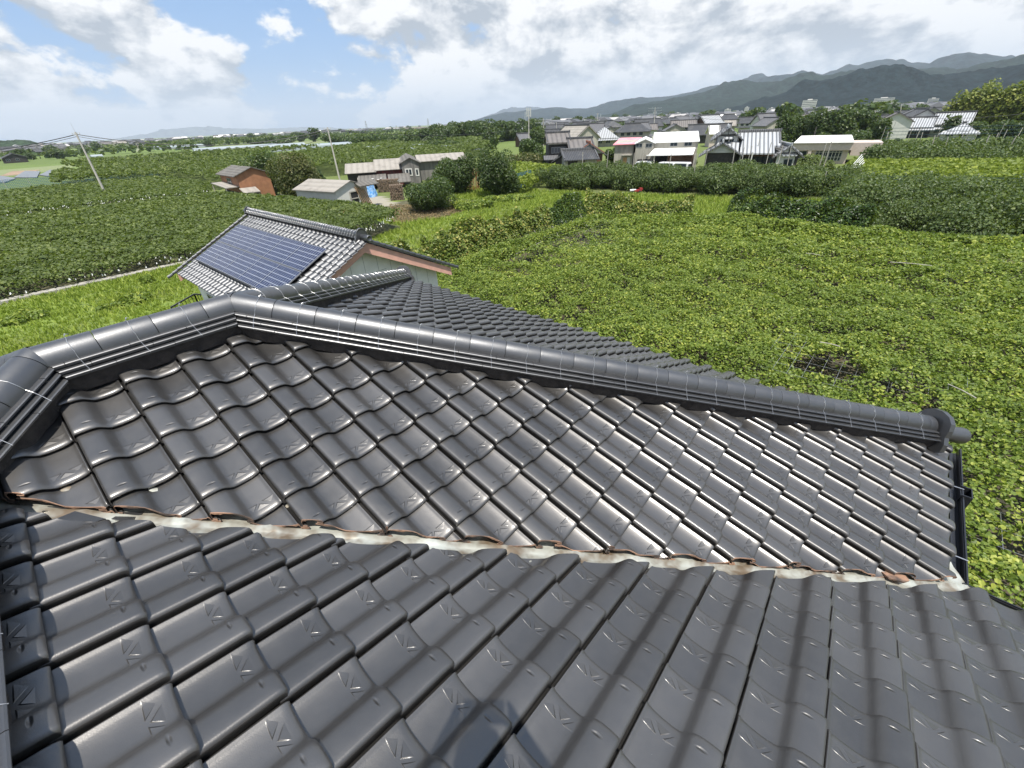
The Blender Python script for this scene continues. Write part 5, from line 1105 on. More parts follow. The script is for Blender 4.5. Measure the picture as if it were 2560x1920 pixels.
zq = f.Z(1820, 381, -2.6); mb = MB(); mb.slab([(f.X(1776, 392, -2.8), -2.8, zq), (f.X(1843, 392, -2.8), -2.8, zq), (f.X(1843, 392, -2.8), -.02, zq+1.2), (f.X(1790, 392, -2.8), -.02, zq+1.2)], .2); mb.build('lower_roof', M['rib'], r); bx(r, 'porch_wall', 'gard', (x0, x1+.5, -1.6, -1.5, 0, zq-.1)); bx(r, 'porch_post', 'ww', *[(x0+.6+k*1.5, x0+.75+k*1.5, -2.4, -2.25, 0, zq) for k in range(4)])
f2 = (f.X(1748, 380, -3.2), f.X(1822, 380, -3.2)); gbody(r, f2[0]+.9, f2[0]+5.1, -3.2, 0, zq+.1, zq+1.2, 'ww', 'y', z0=zq, name='porch_gable'); groof(r, f2[0]+.9, f2[0]+5.1, -3.2, 0, zq+.1, zq+1.3, 'rg', 'y', .9, .16, name='porch_gable_roof', rm='rib'); bx(r, 'porch_side', 'wd', (f2[0]+1.0, f2[0]+5.0, -2.9, -2.8, 0, zq))
f = Fr(1930, 440, 14, 0, 'annex', 'small white annex with gabled tile roof at the right end of the traditional house', 'annex'); r = f.root
x1 = f.X(1989, 415); ze = f.Z(1934, 384); zr = f.Z(1970, 366.5)+.1; gbody(r, 0, x1, 0, 5, ze, zr, 'ww', 'y'); groof(r, 0, x1, 0, 5, ze, zr, 'rg', 'y', .7, .18, rm='rib'); window(r, x1*.35, x1*.80, -.01, .5, ze-.7, 'y', -1, .08); bx(r, 'window_hood', 'rib', (x1*.2, x1*.88, -.5, -.01, ze-.35, ze-.2)); bx(r, 'timber_frame', 'wd', (.0, x1, -.05, -.005, ze-.05, ze+.1), (x1*.5-.07, x1*.5+.07, -.05, -.005, ze+.1, zr-.3)); bx(r, 'dark_side_wall', 'wd', (x1*.86, x1+.02, -.04, -.006, 0, ze-.1))
# --- peach building
f = Fr(1975, 409, -3, 0, 'hall', 'low peach coloured hall with cream hipped roof and long window bands', 'building'); r = f.root
x1 = f.X(2125, 370); ze = f.Z(2040, 357); zr = f.Z(2045, 338.5, 7); bx(r, 'wall', 'peach', (0, x1, .4, 14, 0, ze-.1)); groof(r, 0, x1, 0, 14, ze+.12, zr, 'cream', 'x', .5, .12, False, hip=f.X(2009, 339, 7)*.92); bx(r, 'fascia', 'peach', (-.3, x1+.3, -.25, .35, ze-1.1, ze-.12)); window(r, x1*.42, x1*.9, .395, .4, ze-1.2, 'y', -1, .1); window(r, .5, x1*.26, .395, .8, ze-1.2, 'y', -1, .08)
bx(r, 'window_bars', 'ww', *[(x1*(.42+.48*k/8), x1*(.42+.48*k/8)+.08, .30, .34, .4, ze-1.2) for k in range(1, 8)], *[(x1*.43, x1*.89, .31, .33, q, q+.05) for q in (1.0, 1.7)]); bx(r, 'column', 'peach', (x1*.28, x1*.34, -.2, .35, 0, ze-1.1)); bx(r, 'side_wing', 'peach', (x1+.31, x1+4.2, 1, 8, 1.2, ze-.1))
# --- leaning timber stack by the bright field
P = g(2092, 440, 1.2); mb = MB(); rg = random.Random(3)
for k in range(5): mb.bar((k*.12, k*.05, 0), (1.6+k*.12, 1.6, 3.4-.2*k), .10, .05)
for k in range(4): mb.bar((-.6+k*.5, .2, 0), (-.3+k*.4, .5, 1.9), .05, .05)
o = mb.build('timber_stack', M['bag']); o.location = (P[0], P[1], 0); tag(o, 'pale boards leaning together at the left corner of the bright field', 'boards')
# --- houses right behind
def jhouse(px, by, w, d, ze, zr, phi, label, rm='rg', wm='ww', ax='x', low=True, group=None, name='house', z2=None, hip=0.0):
    f = Fr(px, by, phi, 0, name, label, 'house', group); r = f.root; w = f.X(w, by) if w > 60 else w; gbody(r, 0, w, 0, d, ze, zr, wm, ax) if not hip else bx(r, 'wall', wm, (0, w, 0, d, 0, ze)); groof(r, 0, w, 0, d, ze, zr, rm, ax, .7, .2, True, rm='rgd', hip=hip)
    if low: lean(r, -.9, w+.9, -1.6, -.02, ze-3.0 if ze > 4.5 else 1.9, ze-2.3 if ze > 4.5 else 2.4, rm)
    zw = ze-1.9 if ze > 3.4 else .9
    for k in range(max(2, int(w/3.2))): a_ = .9+k*(w-1.8)/max(2, int(w/3.2)); window(r, a_, a_+1.5, -.005, zw, zw+1.1, 'y', -1, .07)
    return f
jhouse(2253, 345, 2318, 7, 2.9, 4.7, -3, 'long low tiled farmhouse in front of the bamboo grove', 'rib', 'wd'); jhouse(2318, 342, 2408, 7, 3.4, 5.5, -3, 'higher long tiled roof joined to the low farmhouse by the bamboo', 'rib', 'ww'); jhouse(2345, 352, 2436, 6, 1.9, 3.6, -3, 'white walled outbuilding with hipped pale roof beside the bamboo grove', 'rib', 'ww', hip=4, low=False)
jhouse(1440, 378, 8, 12, 3.6, 6.4, 35, 'house with mossy pale green sloping roof behind the old farmhouses', 'slate', 'wc', 'y', False); jhouse(1487, 368, 1540, 7, 3.0, 5.6, 12, 'low house with light hipped roof and white gable ornament behind the pink roof', 'rib', 'wc', hip=4); jhouse(1488, 350, 1512, 7, 4.0, 6.5, 5, 'grey hipped roof house above the light hipped one', 'rib', 'ww', hip=4, low=False)
jhouse(1272, 352, 1305, 7, 5.2, 7.4, 25, 'two storey tiled house standing left of the tall white antenna pole', 'rib', 'wd'); jhouse(1300, 368, 1325, 5, 2.6, 4.2, 20, 'low dark shed with grey roof at the foot of the antenna pole', 'rg', 'wb', low=False)
jhouse(1520, 334, 1545, 7, 3.0, 5.2, 0, 'brown walled house with dark roof at the edge of the field behind the pink roof', 'rgd', 'wor', low=False); jhouse(1560, 334, 1590, 7, 2.8, 4.7, 2, 'low house with grey roof beside the brown walled one', 'rg', 'wd', low=False); jhouse(1600, 332, 1628, 8, 4.0, 6.0, 20, 'pale walled storehouse with dark gable roof beyond the field', 'rgd', 'wc', low=False)
jhouse(1757, 345, 1800, 8, 5.0, 7.2, 28, 'house with silver grey tiled roof behind the white roofed building', 'rib', 'wb', low=True); jhouse(1770, 368, 1790, 6, 3.6, 5.2, 10, 'small pale building with light roof between the white roofed building and the traditional house', 'cream', 'peach', low=False); jhouse(1895, 345, 1935, 8, 4.6, 7.0, 25, 'grey gabled roof rising behind the ridge of the traditional house', 'rg', 'ww', low=False)
jhouse(2022, 330, 2050, 7, 4.2, 6.4, 20, 'small tiled house among the trees above the peach building', 'rib', 'ww', low=False); jhouse(14, 409, 9, 6, 2.6, 4.4, 5, 'dark gabled house at the far left edge beyond the fields', 'rg', 'wd', 'y', low=False)

# --- greenhouses and sheet covered plots
M['vinyl'] = mat('greenhouse_film', (.30, .34, .35), .35, var=.12, vscale=.6)
def tunnel(px, by, w, d, h, phi, label, n=1):
    f = Fr(px, by, phi, 0, 'greenhouse', label, 'greenhouse')
    for q in range(n):
        mb = MB(); V = []; F = []; N = 10; o = q*(d+.4)
        for i, x in enumerate(np.linspace(0, w, 9)):
            for k in range(N+1): t = math.pi*k/N; V.append((x, o+d/2-math.cos(t)*d/2, h*.45+math.sin(t)*h*.55 if 0 < k < N else 0))
            if i: F += [((i-1)*(N+1)+k, i*(N+1)+k, i*(N+1)+k+1, (i-1)*(N+1)+k+1) for k in range(N)]
        mb.add(V, F+[list(range(N+1)), [8*(N+1)+k for k in range(N+1)][::-1]]); mb.build('film_arch', M['vinyl'], f.root)
for a in ((800, 396, 24, 6, 2.6, 8, 'rounded white greenhouse behind the white shed'), (920, 392, 40, 6, 2.8, 2, 'long white greenhouse behind the red barn', 2), (1002, 398, 16, 6, 2.8, 2, 'short shiny greenhouse end right above the grey gabled wing'), (388, 375, 40, 7, 2.4, 5, 'pale greenhouse row on the plain, left one'), (555, 381, 45, 7, 2.4, 5, 'pale greenhouse row on the plain, nearer right one'),
          (490, 388, 40, 8, 3, 5, 'small pale greenhouse beside dark trees on the plain'), (680, 380, 40, 7, 2.4, 4, 'low greenhouse row left of the cypress'), (232, 398, 5, 4, 2, 10, 'white walled shed like greenhouse near the leaning pole')): tunnel(*a)
M['film'] = mat('grey_mulch_film', (.17, .185, .20), .5, var=.25, vscale=.4)
for k, (a, lb) in enumerate((([(35, 443), (62, 427), (100, 428), (92, 443)], 'left grey film covered plot'), ([(98, 437), (125, 424), (168, 432), (150, 443)], 'right grey film covered plot'), ([(-60, 452), (-20, 436), (40, 445), (10, 456)], 'nearest grey film covered plot at the left edge'))):
    P = [g(*q, .25) for q in a]; c = np.mean(P, 0); mb = MB(); mb.slab([tuple(q-c) for q in P], .2); o = mb.build('covered_plot', M['film']); o.location = tuple(c); tag(o, lb+' beyond the blue net', 'field cover')
P = [g(*q, .05) for q in ((0, 440), (30, 428), (102, 424), (60, 436))]; mb = MB(); mb.slab([tuple(q) for q in P], .04); tag(mb.build('bare_soil', mat('orange_soil', (.30, .21, .14), .95, var=.3, vscale=.3)), kind='structure')
# straw strewn ground by the round bush
Q = np.array([tuple(g(x, y)) for x, y in [(random.uniform(975, 1190), random.uniform(512, 560)) for _ in range(5200)]]); Q = Q[inpoly(Q[:, 0], Q[:, 1], YARD)]
Q[:, 2] = gz(Q[:, 0], Q[:, 1])+.03+.08*np.random.default_rng(2).random(len(Q)); M['straw'] = leaf_mat('dry_straw', (.16, .11, .06), (.30, .22, .12), (.45, .36, .22), .9, .1, .6); tag(leafobj('straw', Q, .22, M['straw'], asp=.25, tilt=.4, seed=3), 'dry brown straw and clippings spread round the dark bush', 'straw', kind='stuff')

# ------------------------------------------------------------------ utility poles, wires, pylons
M['cpole'] = mat('concrete_pole', (.50, .47, .42), .9, var=.2, streak=True); M['line'] = mat('cable', (.03, .03, .035), .6); M['ins'] = mat('insulator', (.6, .6, .58), .4)
def upole(px, py, tx, ty, label, arms=1, extra=None, r=.17, m='cpole', armw=1.8, phi=0):
    P = g(px, py); D = math.hypot(P[0], P[1]); d = ray(tx, ty); h = H+d[2]*D/math.hypot(d[0], d[1]); T = np.array([d[0], d[1]])*D/math.hypot(d[0], d[1])-P[:2]; T = T*min(1, .25*h/(np.linalg.norm(T)+1e-6)) if np.linalg.norm(T) > .25*h else T
    rt = tag(empty('utility_pole', tuple(P)), label, 'utility pole'); mb = MB(); mb.tube([(0, 0, -.2), (*(T*.5), h*.5), (*T, h)], r, 10, r*.6); mb.build('pole', M[m], rt)
    v = P[:2]/D; rr = np.array([v[1], -v[0]]); a = R_(phi); rr = rr*math.cos(a)+v*math.sin(a); mb = MB(); mi = MB()
    for k in range(arms):
        z = h-.35-k*.9; c = np.array([*(T*z/h), z]); A = c-np.array([*rr, 0])*armw/2; B_ = c+np.array([*rr, 0])*armw/2; mb.bar(A, B_, .09, .09)
        for t in (0, .28, .72, 1): q = A+(B_-A)*t; mi.tube([q+(0, 0, .04), q+(0, 0, .26)], .05, 6)
    if arms: mb.build('crossarm', M['wire'], rt); mi.build('insulator', M['ins'], rt)
    if extra == 'trafo':
        mb = MB(); z = h*.78; c = np.array([*(T*z/h), z])
        for s_ in (-1, 1): q = c+np.array([*rr, 0])*s_*.45; mb.tube([q, q+(0, 0, .8)], .25, 12)
        mb.build('transformer', M['wire'], rt)
    if extra == 'antenna':
        mb = MB(); 
        for s_ in (-.55, 0, .55): q = np.array([*(T+rr*s_), h-.4]); mb.bar(q, q+(0, 0, 2.2), .22, .14)
        mb.bar(np.array([*(T-rr*.6), h-.1]), np.array([*(T+rr*.6), h-.1]), .08); mb.bar(np.array([*(T-rr*.6), h+1.2]), np.array([*(T+rr*.6), h+1.2]), .08); mb.build('antenna', M['ww'], rt)
    if extra == 'yagi':
        mb = MB(); z = h*.80; c = np.array([*(T*z/h), z])
        for s_ in (0, .5): 
            A = c+np.array([0, 0, s_])-np.array([*rr, 0])*.8; B_ = A+np.array([*rr, 0])*1.6; mb.bar(A, B_, .02)
            for t in np.linspace(0, 1, 7): q = A+(B_-A)*t; mb.bar(q-(0, 0, .2), q+(0, 0, .2), .012)
        mb.bar(np.array([*T, h-.1]), np.array([*(T*1.0), h+1.1]), .03); mb.build('antenna', M['wire'], rt)
    return np.array([P[0]+T[0], P[1]+T[1], h])
T1 = upole(275, 507, 188, 330, 'concrete utility pole with aerials leaning in the fields at the left', 1, 'yagi', .17, armw=.8); T2 = upole(851, 456, 818, 318, 'pale concrete utility pole rising behind the white shed', 1, None, .16, armw=1.0)
upole(1322, 380, 1322, 288, 'tall white pole topped with antenna panels', 0, 'antenna', .2); upole(1359, 368, 1358, 296, 'dark utility pole with wide crossarms right of the antenna pole', 2, 'trafo', .16, armw=5.5); upole(1391, 345, 1391, 305, 'plain pole above the leftmost old farmhouse roof', 0)
upole(1633, 345, 1638, 268, 'tall utility pole with three crossarms above the white roofed building', 3, 'trafo', .18, armw=5); upole(1597, 356, 1598, 308, 'short pole at the edge of the field behind the pink roof', 0); upole(1490, 348, 1494, 283, 'slim tall pole behind the light hipped house', 1, armw=1.2); upole(1484, 352, 1486, 307, 'shorter pole left of the slim tall pole', 1, armw=1.0); upole(1715, 340, 1717, 300, 'thin pole among the town roofs behind the white roof', 1, armw=1.4)
upole(2021, 395, 2041, 317, 'dark leaning utility pole in front of the peach building', 0, None, .14, 'wd'); upole(2012, 345, 2032, 278, 'tall leaning pole behind the peach building', 1, None, .16, 'wd', armw=1.5); upole(2165, 350, 2190, 275, 'tall leaning pole at the right of the dark trees', 1, None, .16, armw=1.5); upole(2080, 345, 2084, 316, 'short pole above the roof of the peach building', 0)
upole(2245, 330, 2252, 262, 'utility pole on the village edge right of the dark trees', 1); upole(1810, 345, 1813, 300, 'pole behind the left gable of the traditional house', 1); upole(1180, 330, 1182, 300, 'pole at the dark wood left of the antenna pole', 0)
def cable(A, B_, sag, r, label, group=None):
    A = np.array(A, float); B_ = np.array(B_, float); mb = MB(); mb.tube([tuple((A+(B_-A)*t)-np.array([0, 0, sag*4*t*(1-t)])-A) for t in np.linspace(0, 1, 17)], r, 5); o = mb.build('overhead_cable', M['line']); o.location = tuple(A); tag(o, label, 'cable', group)
Lf = far(-260, 392, 120); 
for k, (dz, r_) in enumerate(((-.3, .05), (-.55, .03))):
    dzv = np.array([0, 0, dz]); cable(T1+dzv, Lf+dzv, .6, r_, ('upper' if k == 0 else 'lower')+' cable running off the left edge from the leaning pole'); cable(T1+dzv, T2+dzv, 1.9+k*.3, r_, ('upper' if k == 0 else 'lower')+' cable hanging between the leaning pole and the pale pole')
cable(T2+(0, 0, -.4), far(1330, 318, 130), 1.3, .035, 'cable running right from the pale pole towards the antenna pole'); cable(T2+(0, 0, -1.2), g(650, 455)+(0, 0, 4.8), .6, .03, 'low cable from the pale pole to the brown shed')
cable(far(1360, 300, 150), far(1636, 275, 175), 2.0, .04, 'cable between the wide crossarm pole and the three crossarm pole'); cable(far(1638, 275, 175), far(2035, 282, 190), 2.5, .04, 'cable from the three crossarm pole to the leaning poles at the right'); cable(far(2190, 280, 170), far(2700, 262, 170), 2.0, .04, 'cable running off the right edge from the leaning pole')
def pylon(px, ty, D, label):
    T = far(px, ty, D); h = T[2]; rt = tag(empty('pylon', (T[0], T[1], 0)), label, 'pylon', None); mb = MB(); b_ = h*.11; r_ = max(.12, D*.00022)
    for sx, sy in ((-1, -1), (1, -1), (1, 1), (-1, 1)): mb.bar((sx*b_, sy*b_, 0), (sx*b_*.15, sy*b_*.15, h), r_)
    for k in range(9):
        t0, t1 = k/9, (k+1)/9; w0, w1 = b_*(1-.85*t0), b_*(1-.85*t1)
        for sg in (-1, 1): mb.bar((-w0, sg*w0, h*t0), (w1, sg*w1, h*t1), r_*.7); mb.bar((w0, sg*w0, h*t0), (-w1, sg*w1, h*t1), r_*.7)
    mb.build('lattice', M['wire'], rt); v = T[:2]/D; rr = np.array([v[1], -v[0]]); mb = MB()
    for t in (.72, .83, .94): mb.bar((*(-rr*h*.12), h*t), (*(rr*h*.12), h*t), r_*.9)
    mb.build('crossarm', M['wire'], rt)
for a in ((913, 302, 900, 'lattice pylon above the plain right of the cypress'), (1069, 296, 1000, 'lattice pylon left of the bamboo wood'), (778, 316, 1100, 'slim pylon left of the pale concrete pole'), (1313, 279, 1500, 'dark lattice tower just left of the antenna pole'), (990, 313, 1500, 'small distant pylon between two bigger ones'), (620, 333, 1500, 'small faint pylon above the white factory'), (1502, 284, 1400, 'faint lattice tower before the green hill'), (372, 345, 1300, 'faint pylon on the plain at the left'), (302, 346, 1300, 'faint pylon just right of the leaning pole')): pylon(*a)

# ------------------------------------------------------------------ woods and trees of the middle distance
def wood(specs, m, group, pre, cat='tree', lobes=12, low=.1):
    for k, (px, by, ty, w, lb) in enumerate(specs): ptree(px, by, ty, w, lb, seed=200+k+len(pre), m=m, low=low, lobes=lobes, trunk=True)
wood([(785, 345+10, 321, 26, 'dark pointed cypress on the plain'), (700, 362, 342, 70, 'dark round tree left of the cypress'), (850, 362, 336, 70, 'broad dark tree right of the cypress'), (920, 365, 338, 80, 'wide tree in the dark row right of the cypress, second one'), (985, 366, 338, 70, 'wide tree in the dark row, in its middle'), (1040, 372, 330, 62, 'darkest round tree at the right of the row'), (640, 360, 345, 60, 'low tree clump at the left of the dark row')], 'tree1', '', 'w')
wood([(1080, 372, 322, 60, 'bamboo like tree at the left end of the dense wood'), (1115, 360, 312, 66, 'feathery tree second in the dense wood'), (1150, 356, 306, 66, 'feathery tree third in the dense wood'), (1190, 355, 304, 70, 'tall dark feathery tree in the middle of the dense wood'), (1235, 355, 302, 70, 'tall feathery tree fifth in the dense wood'), (1275, 352, 304, 60, 'feathery tree at the right end of the dense wood'), (1225, 372, 325, 46, 'rounded lighter tree in front of the dense wood'), (1100, 384, 352, 80, 'low light scrub before the dense wood'), (1330, 345, 300, 50, 'dark round tree behind the antenna pole'), (1348, 372, 318, 44, 'leafy tree right of the antenna pole'), (1330, 400, 348, 60, 'pale green tree at the left edge of the old houses'), (1440, 345, 310, 50, 'light green tree behind the first old farmhouse'), (1475, 340, 308, 40, 'round tree behind the mossy roof'), (1400, 345, 322, 40, 'dark shrub tree beside the plain pole')], 'tree1', '', 'ww')
wood([(1965, 372, 276, 46, 'dark pointed conifer left of the leaning poles'), (2000, 365, 280, 60, 'dense dark tree right of the pointed conifer'), (2050, 368, 268, 74, 'big dark round tree above the peach building'), (2105, 368, 262, 80, 'highest dark round tree of the clump'), (2160, 366, 268, 74, 'dark round tree at the right of the clump'), (2200, 372, 290, 54, 'lower tree at the right end of the dark clump'), (2130, 380, 322, 80, 'lighter low tree before the dark clump'), (2040, 375, 330, 70, 'low leafy tree just above the peach roof'), (1950, 385, 320, 30, 'narrow dark tree beside the traditional house'), (2190, 400, 345, 70, 'low green bush right of the peach building'), (2240, 385, 345, 50, 'low green bush at the corner of the far right orchard')], 'tree1', '', 'www')
wood([(2375, 345, 285, 40, 'small dark green bush left of the bamboo grove')], 'tree1', '', 'wwww')
wood([(2392, 335, 236, 76, 'golden green bamboo clump at the left end of the grove'), (2430, 335, 222, 84, 'tall golden green bamboo clump, second from the left in the grove'), (2475, 335, 212, 90, 'golden green bamboo clump standing in the middle of the grove'), (2530, 335, 208, 90, 'golden green bamboo clump near the right end of the grove'), (2590, 335, 212, 90, 'golden green bamboo clump at the right edge')], 'bamboo', '', 'b', lobes=20)
wood([(2450, 348, 300, 90, 'dark shady bush under the left of the bamboo grove'), (2520, 350, 298, 90, 'dark shady bush under the middle of the bamboo grove'), (2580, 352, 300, 80, 'dark shady bush under the right of the bamboo grove'), (2250, 300, 262, 36, 'dark tree among the village roofs'), (2300, 300, 258, 40, 'dark tree beside the large village roof')], 'tree1', '', 'bb')
# small trees scattered over the far plain
rg = random.Random(77); protos = []
for q in range(4):
    V, F = crown_mesh(900+q, 4.2, 4.2, 3.0, 700, .95, 9, (.3, .5)); V = V+np.array([0, 0, 3.6]); protos.append(mk('crown', V, F, M['tree1'], link=False))
cnt = 0
while cnt < 150:
    px = rg.uniform(-60, 2620); D = rg.uniform(360, 1600) if px < 1300 else rg.uniform(220, 1100); P = far(px, 300, D); 
    if px < 1150 and 150 < D < 330: continue
    o = bpy.data.objects.new('distant_tree', protos[rg.randrange(4)]); COL.objects.link(o); o.location = (P[0], P[1], 0); s_ = rg.uniform(.7, 1.5)*(1+D/3000)*(.55 if px < 1300 else .8); o.scale = (s_*rg.uniform(1, 1.6), s_, s_*rg.uniform(.8, 1.2)); o.rotation_euler = (0, 0, rg.random()*6.28); tag(o, 'small dark tree scattered over the distant plain and town', 'tree', 'scattered trees of the distant plain'); cnt += 1
# hedgerow strips across the far plain
for k, (px, D, L, w) in enumerate([(100, 420, 160, 10), (260, 600, 300, 14), (420, 500, 200, 12), (560, 760, 300, 16), (700, 620, 260, 14), (300, 900, 400, 20), (900, 900, 400, 20), (1050, 600, 160, 12), (150, 1300, 700, 30), (650, 1400, 800, 30)]):
    C = far(px, 330, D); v = C[:2]/D; r_ = np.array([v[1], -v[0]]); n_ = int(L*w/8); rgn = np.random.default_rng(k); t = (rgn.random(n_)-.5)*L; u_ = (rgn.random(n_)-.5)*w; P = np.stack([C[0]+r_[0]*t+v[0]*u_, C[1]+r_[1]*t+v[1]*u_, rgn.random(n_)*3.2*(.5+vn(t, u_, 12, k))], 1)
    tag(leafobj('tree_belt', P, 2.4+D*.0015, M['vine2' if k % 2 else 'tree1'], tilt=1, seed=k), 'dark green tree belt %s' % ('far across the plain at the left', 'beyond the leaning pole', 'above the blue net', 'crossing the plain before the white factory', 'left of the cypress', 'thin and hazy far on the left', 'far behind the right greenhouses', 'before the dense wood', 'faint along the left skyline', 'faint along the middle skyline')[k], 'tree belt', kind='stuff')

# ------------------------------------------------------------------ town
houses = []
def proto(w, d, ze, zr, ax, rm, wm, low, hip=0.0):
    me = []
    def grab(o): me.append((o.name.split('.')[0], o.data)); 
    dummy = empty('proto'); 
    if hip: a = bx(dummy, 'wall', wm, (-w/2, w/2, -d/2, d/2, 0, ze))
    else: a = gbody(dummy, -w/2, w/2, -d/2, d/2, ze, zr, wm, ax)
    b_ = groof(dummy, -w/2, w/2, -d/2, d/2, ze, zr, rm, ax, .7, .25, True, hip=hip); parts = [a, b_]+list(b_.children)
    if low: parts.append(lean(dummy, -w/2-1, w/2+1, -d/2-1.6, -d/2-.02, 2.3, 2.9, rm))
    parts.append(bx(dummy, 'window', 'glass_dark', *[(-w/2+.8+k*2.6, -w/2+2.3+k*2.6, -d/2-.05, -d/2-.01, ze-1.7, ze-.6) for k in range(int((w-1)/2.6))]))
    out = [(p.name.split('.')[0], p.data) for p in parts]
    for p in parts: bpy.data.objects.remove(p)
    bpy.data.objects.remove(dummy); return out
PR = [proto(12, 8, 5.0, 7.4, 'x', 'rgd', 'ww', True), proto(10, 8, 5.2, 7.4, 'x', 'rg', 'wc', True), proto(14, 8, 3.2, 5.8, 'x', 'rgd', 'wd', False), proto(9, 11, 5.0, 7.2, 'y', 'rg', 'wc', False), proto(13, 9, 5.2, 7.6, 'x', 'rgd', 'wc', True, 3.5), proto(10, 7, 4.0, 5.6, 'x', 'slate', 'wc', False), proto(22, 12, 5.5, 7, 'x', 'cream', 'wc', False), proto(11, 8, 5.0, 7.2, 'x', 'rbr', 'ww', False)]
LB = ['dark tiled two storey town house with pale walls', 'grey tiled town house with cream walls', 'long low dark roofed town house', 'gabled grey roofed town house seen end on', 'dark hipped roof town house', 'small pale slate roofed town building', 'wide cream roofed town building', 'brown tiled town house']
rg = random.Random(31); placed = []
def town(n, x0, x1, d0, d1, wts, pw=1.0):
    c = 0; tries = 0
    while c < n and tries < 20000:
        tries += 1; px = rg.uniform(x0, x1); D = d0*(d1/d0)**(rg.random()**pw); P = far(px, 300, D)
        if any(abs(P[0]-q[0])+abs(P[1]-q[1]) < 13+D*.006 for q in placed): continue
        if 1940 < px < 2225 and D < 260: continue
        if px > 2240 and D < 330 and px > 2330: continue
        placed.append(P); k = rg.choices(range(8), wts)[0]; s_ = rg.uniform(.68, .95)*(1+max(0, D-500)/3000)
        rt = empty('town_house', (P[0], P[1], 0), rg.choice((.15, .15, 1.7, .5, 2.0))+rg.uniform(-.15, .15)+math.atan2(P[1], P[0])-math.pi/2); rt.scale = (s_, s_, s_); tag(rt, LB[k]+' in the distant town', 'house', LB[k].split(' town')[0]+'s of the distant town')
        for nm, me in PR[k]: o = bpy.data.objects.new(nm, me); COL.objects.link(o); o.parent = rt
        c += 1
town(215, 1370, 2600, 165, 760, (5, 4, 4, 2, 4, 2, .4, 2), 1.15); town(30, 1280, 1560, 300, 1000, (2, 2, 2, 2, 2, 3, 3, 2)); town(35, -40, 360, 560, 1300, (3, 3, 2, 2, 2, 3, 1, 3)); town(30, 300, 1250, 1000, 1800, (2, 2, 1, 1, 1, 3, 5, 1))
# beyond the houses one can tell apart: the rest of the town as one mass of small roofs
rgn = random.Random(8); wl = MB(); rf = MB(); n_ = 0
while n_ < 900:
    px = rgn.uniform(1330, 2700) if rgn.random() < .8 else rgn.uniform(-60, 1330); D = rgn.uniform(380, 1350) if px > 1330 else rgn.uniform(900, 2000); P = far(px, 300, D); a = rgn.choice((.2, 1.75, .6))+rgn.uniform(-.2, .2); w, d, e, r_ = rgn.uniform(8, 15), rgn.uniform(7, 10), rgn.uniform(3, 6), rgn.uniform(1.6, 2.6)
    def T_(x, y, z): return (P[0]+math.cos(a)*x-math.sin(a)*y, P[1]+math.sin(a)*x+math.cos(a)*y, z)
    wl.add([T_(x*w/2, y*d/2, z) for z in (0, e) for x, y in ((-1, -1), (1, -1), (1, 1), (-1, 1))], [(0, 1, 5, 4), (1, 2, 6, 5), (2, 3, 7, 6), (3, 0, 4, 7)])
    k = .58; rf.add([T_(-w*k, -d*k, e-.2), T_(w*k, -d*k, e-.2), T_(w*k, d*k, e-.2), T_(-w*k, d*k, e-.2), T_(-w*.5, 0, e+r_), T_(w*.5, 0, e+r_)], [(0, 1, 5, 4), (2, 3, 4, 5), (1, 2, 5), (3, 0, 4)]); n_ += 1
mt = bpy.data.materials.new('town_mass_walls'); mt.use_nodes = True; q_ = NB(mt.node_tree); gi = q_.n('ShaderNodeNewGeometry').outputs['Random Per Island']; q_.l(q_.mix(q_.ss(gi, .2, .9), (.16, .14, .12, 1), (.50, .48, .44, 1)), mt.node_tree.nodes['Principled BSDF'].inputs['Base Color'])
mr = bpy.data.materials.new('town_mass_roofs'); mr.use_nodes = True; q_ = NB(mr.node_tree); gi = q_.n('ShaderNodeNewGeometry').outputs['Random Per Island']; q_.l(q_.mix(q_.ss(gi, .72, .98), q_.mix(q_.ss(gi, 0, .7), (.05, .052, .058, 1), (.14, .14, .145, 1)), (.42, .40, .38, 1)), mr.node_tree.nodes['Principled BSDF'].inputs['Base Color'])
w_ob = wl.build('town_mass', mt); tag(w_ob, 'dense mass of tiny houses and roofs running to the foot of the hills', 'town', kind='stuff'); o = rf.build('town_mass_roofs', mr, w_ob)
def block(px, ty, wpx, D, label, m='ww', floors=8, d=14):
    T = far(px, ty, D); w = wpx*D/1150; v = T[:2]/D; rt = tag(empty('tower_block', (T[0], T[1], 0), math.atan2(v[1], v[0])-math.pi/2), label, 'building'); h = T[2]; bx(rt, 'wall', m, (-w/2, w/2, 0, d, 0, h)); bx(rt, 'roof_parapet', m, (-w*.2, w*.15, d*.3, d*.6, h, h+h*.08)); bx(rt, 'window_band', 'glass_dark', *[(-w/2+.5, w/2-.5, -.1, .05, h*(k+.35)/floors, h*(k+.7)/floors) for k in range(1, floors)])
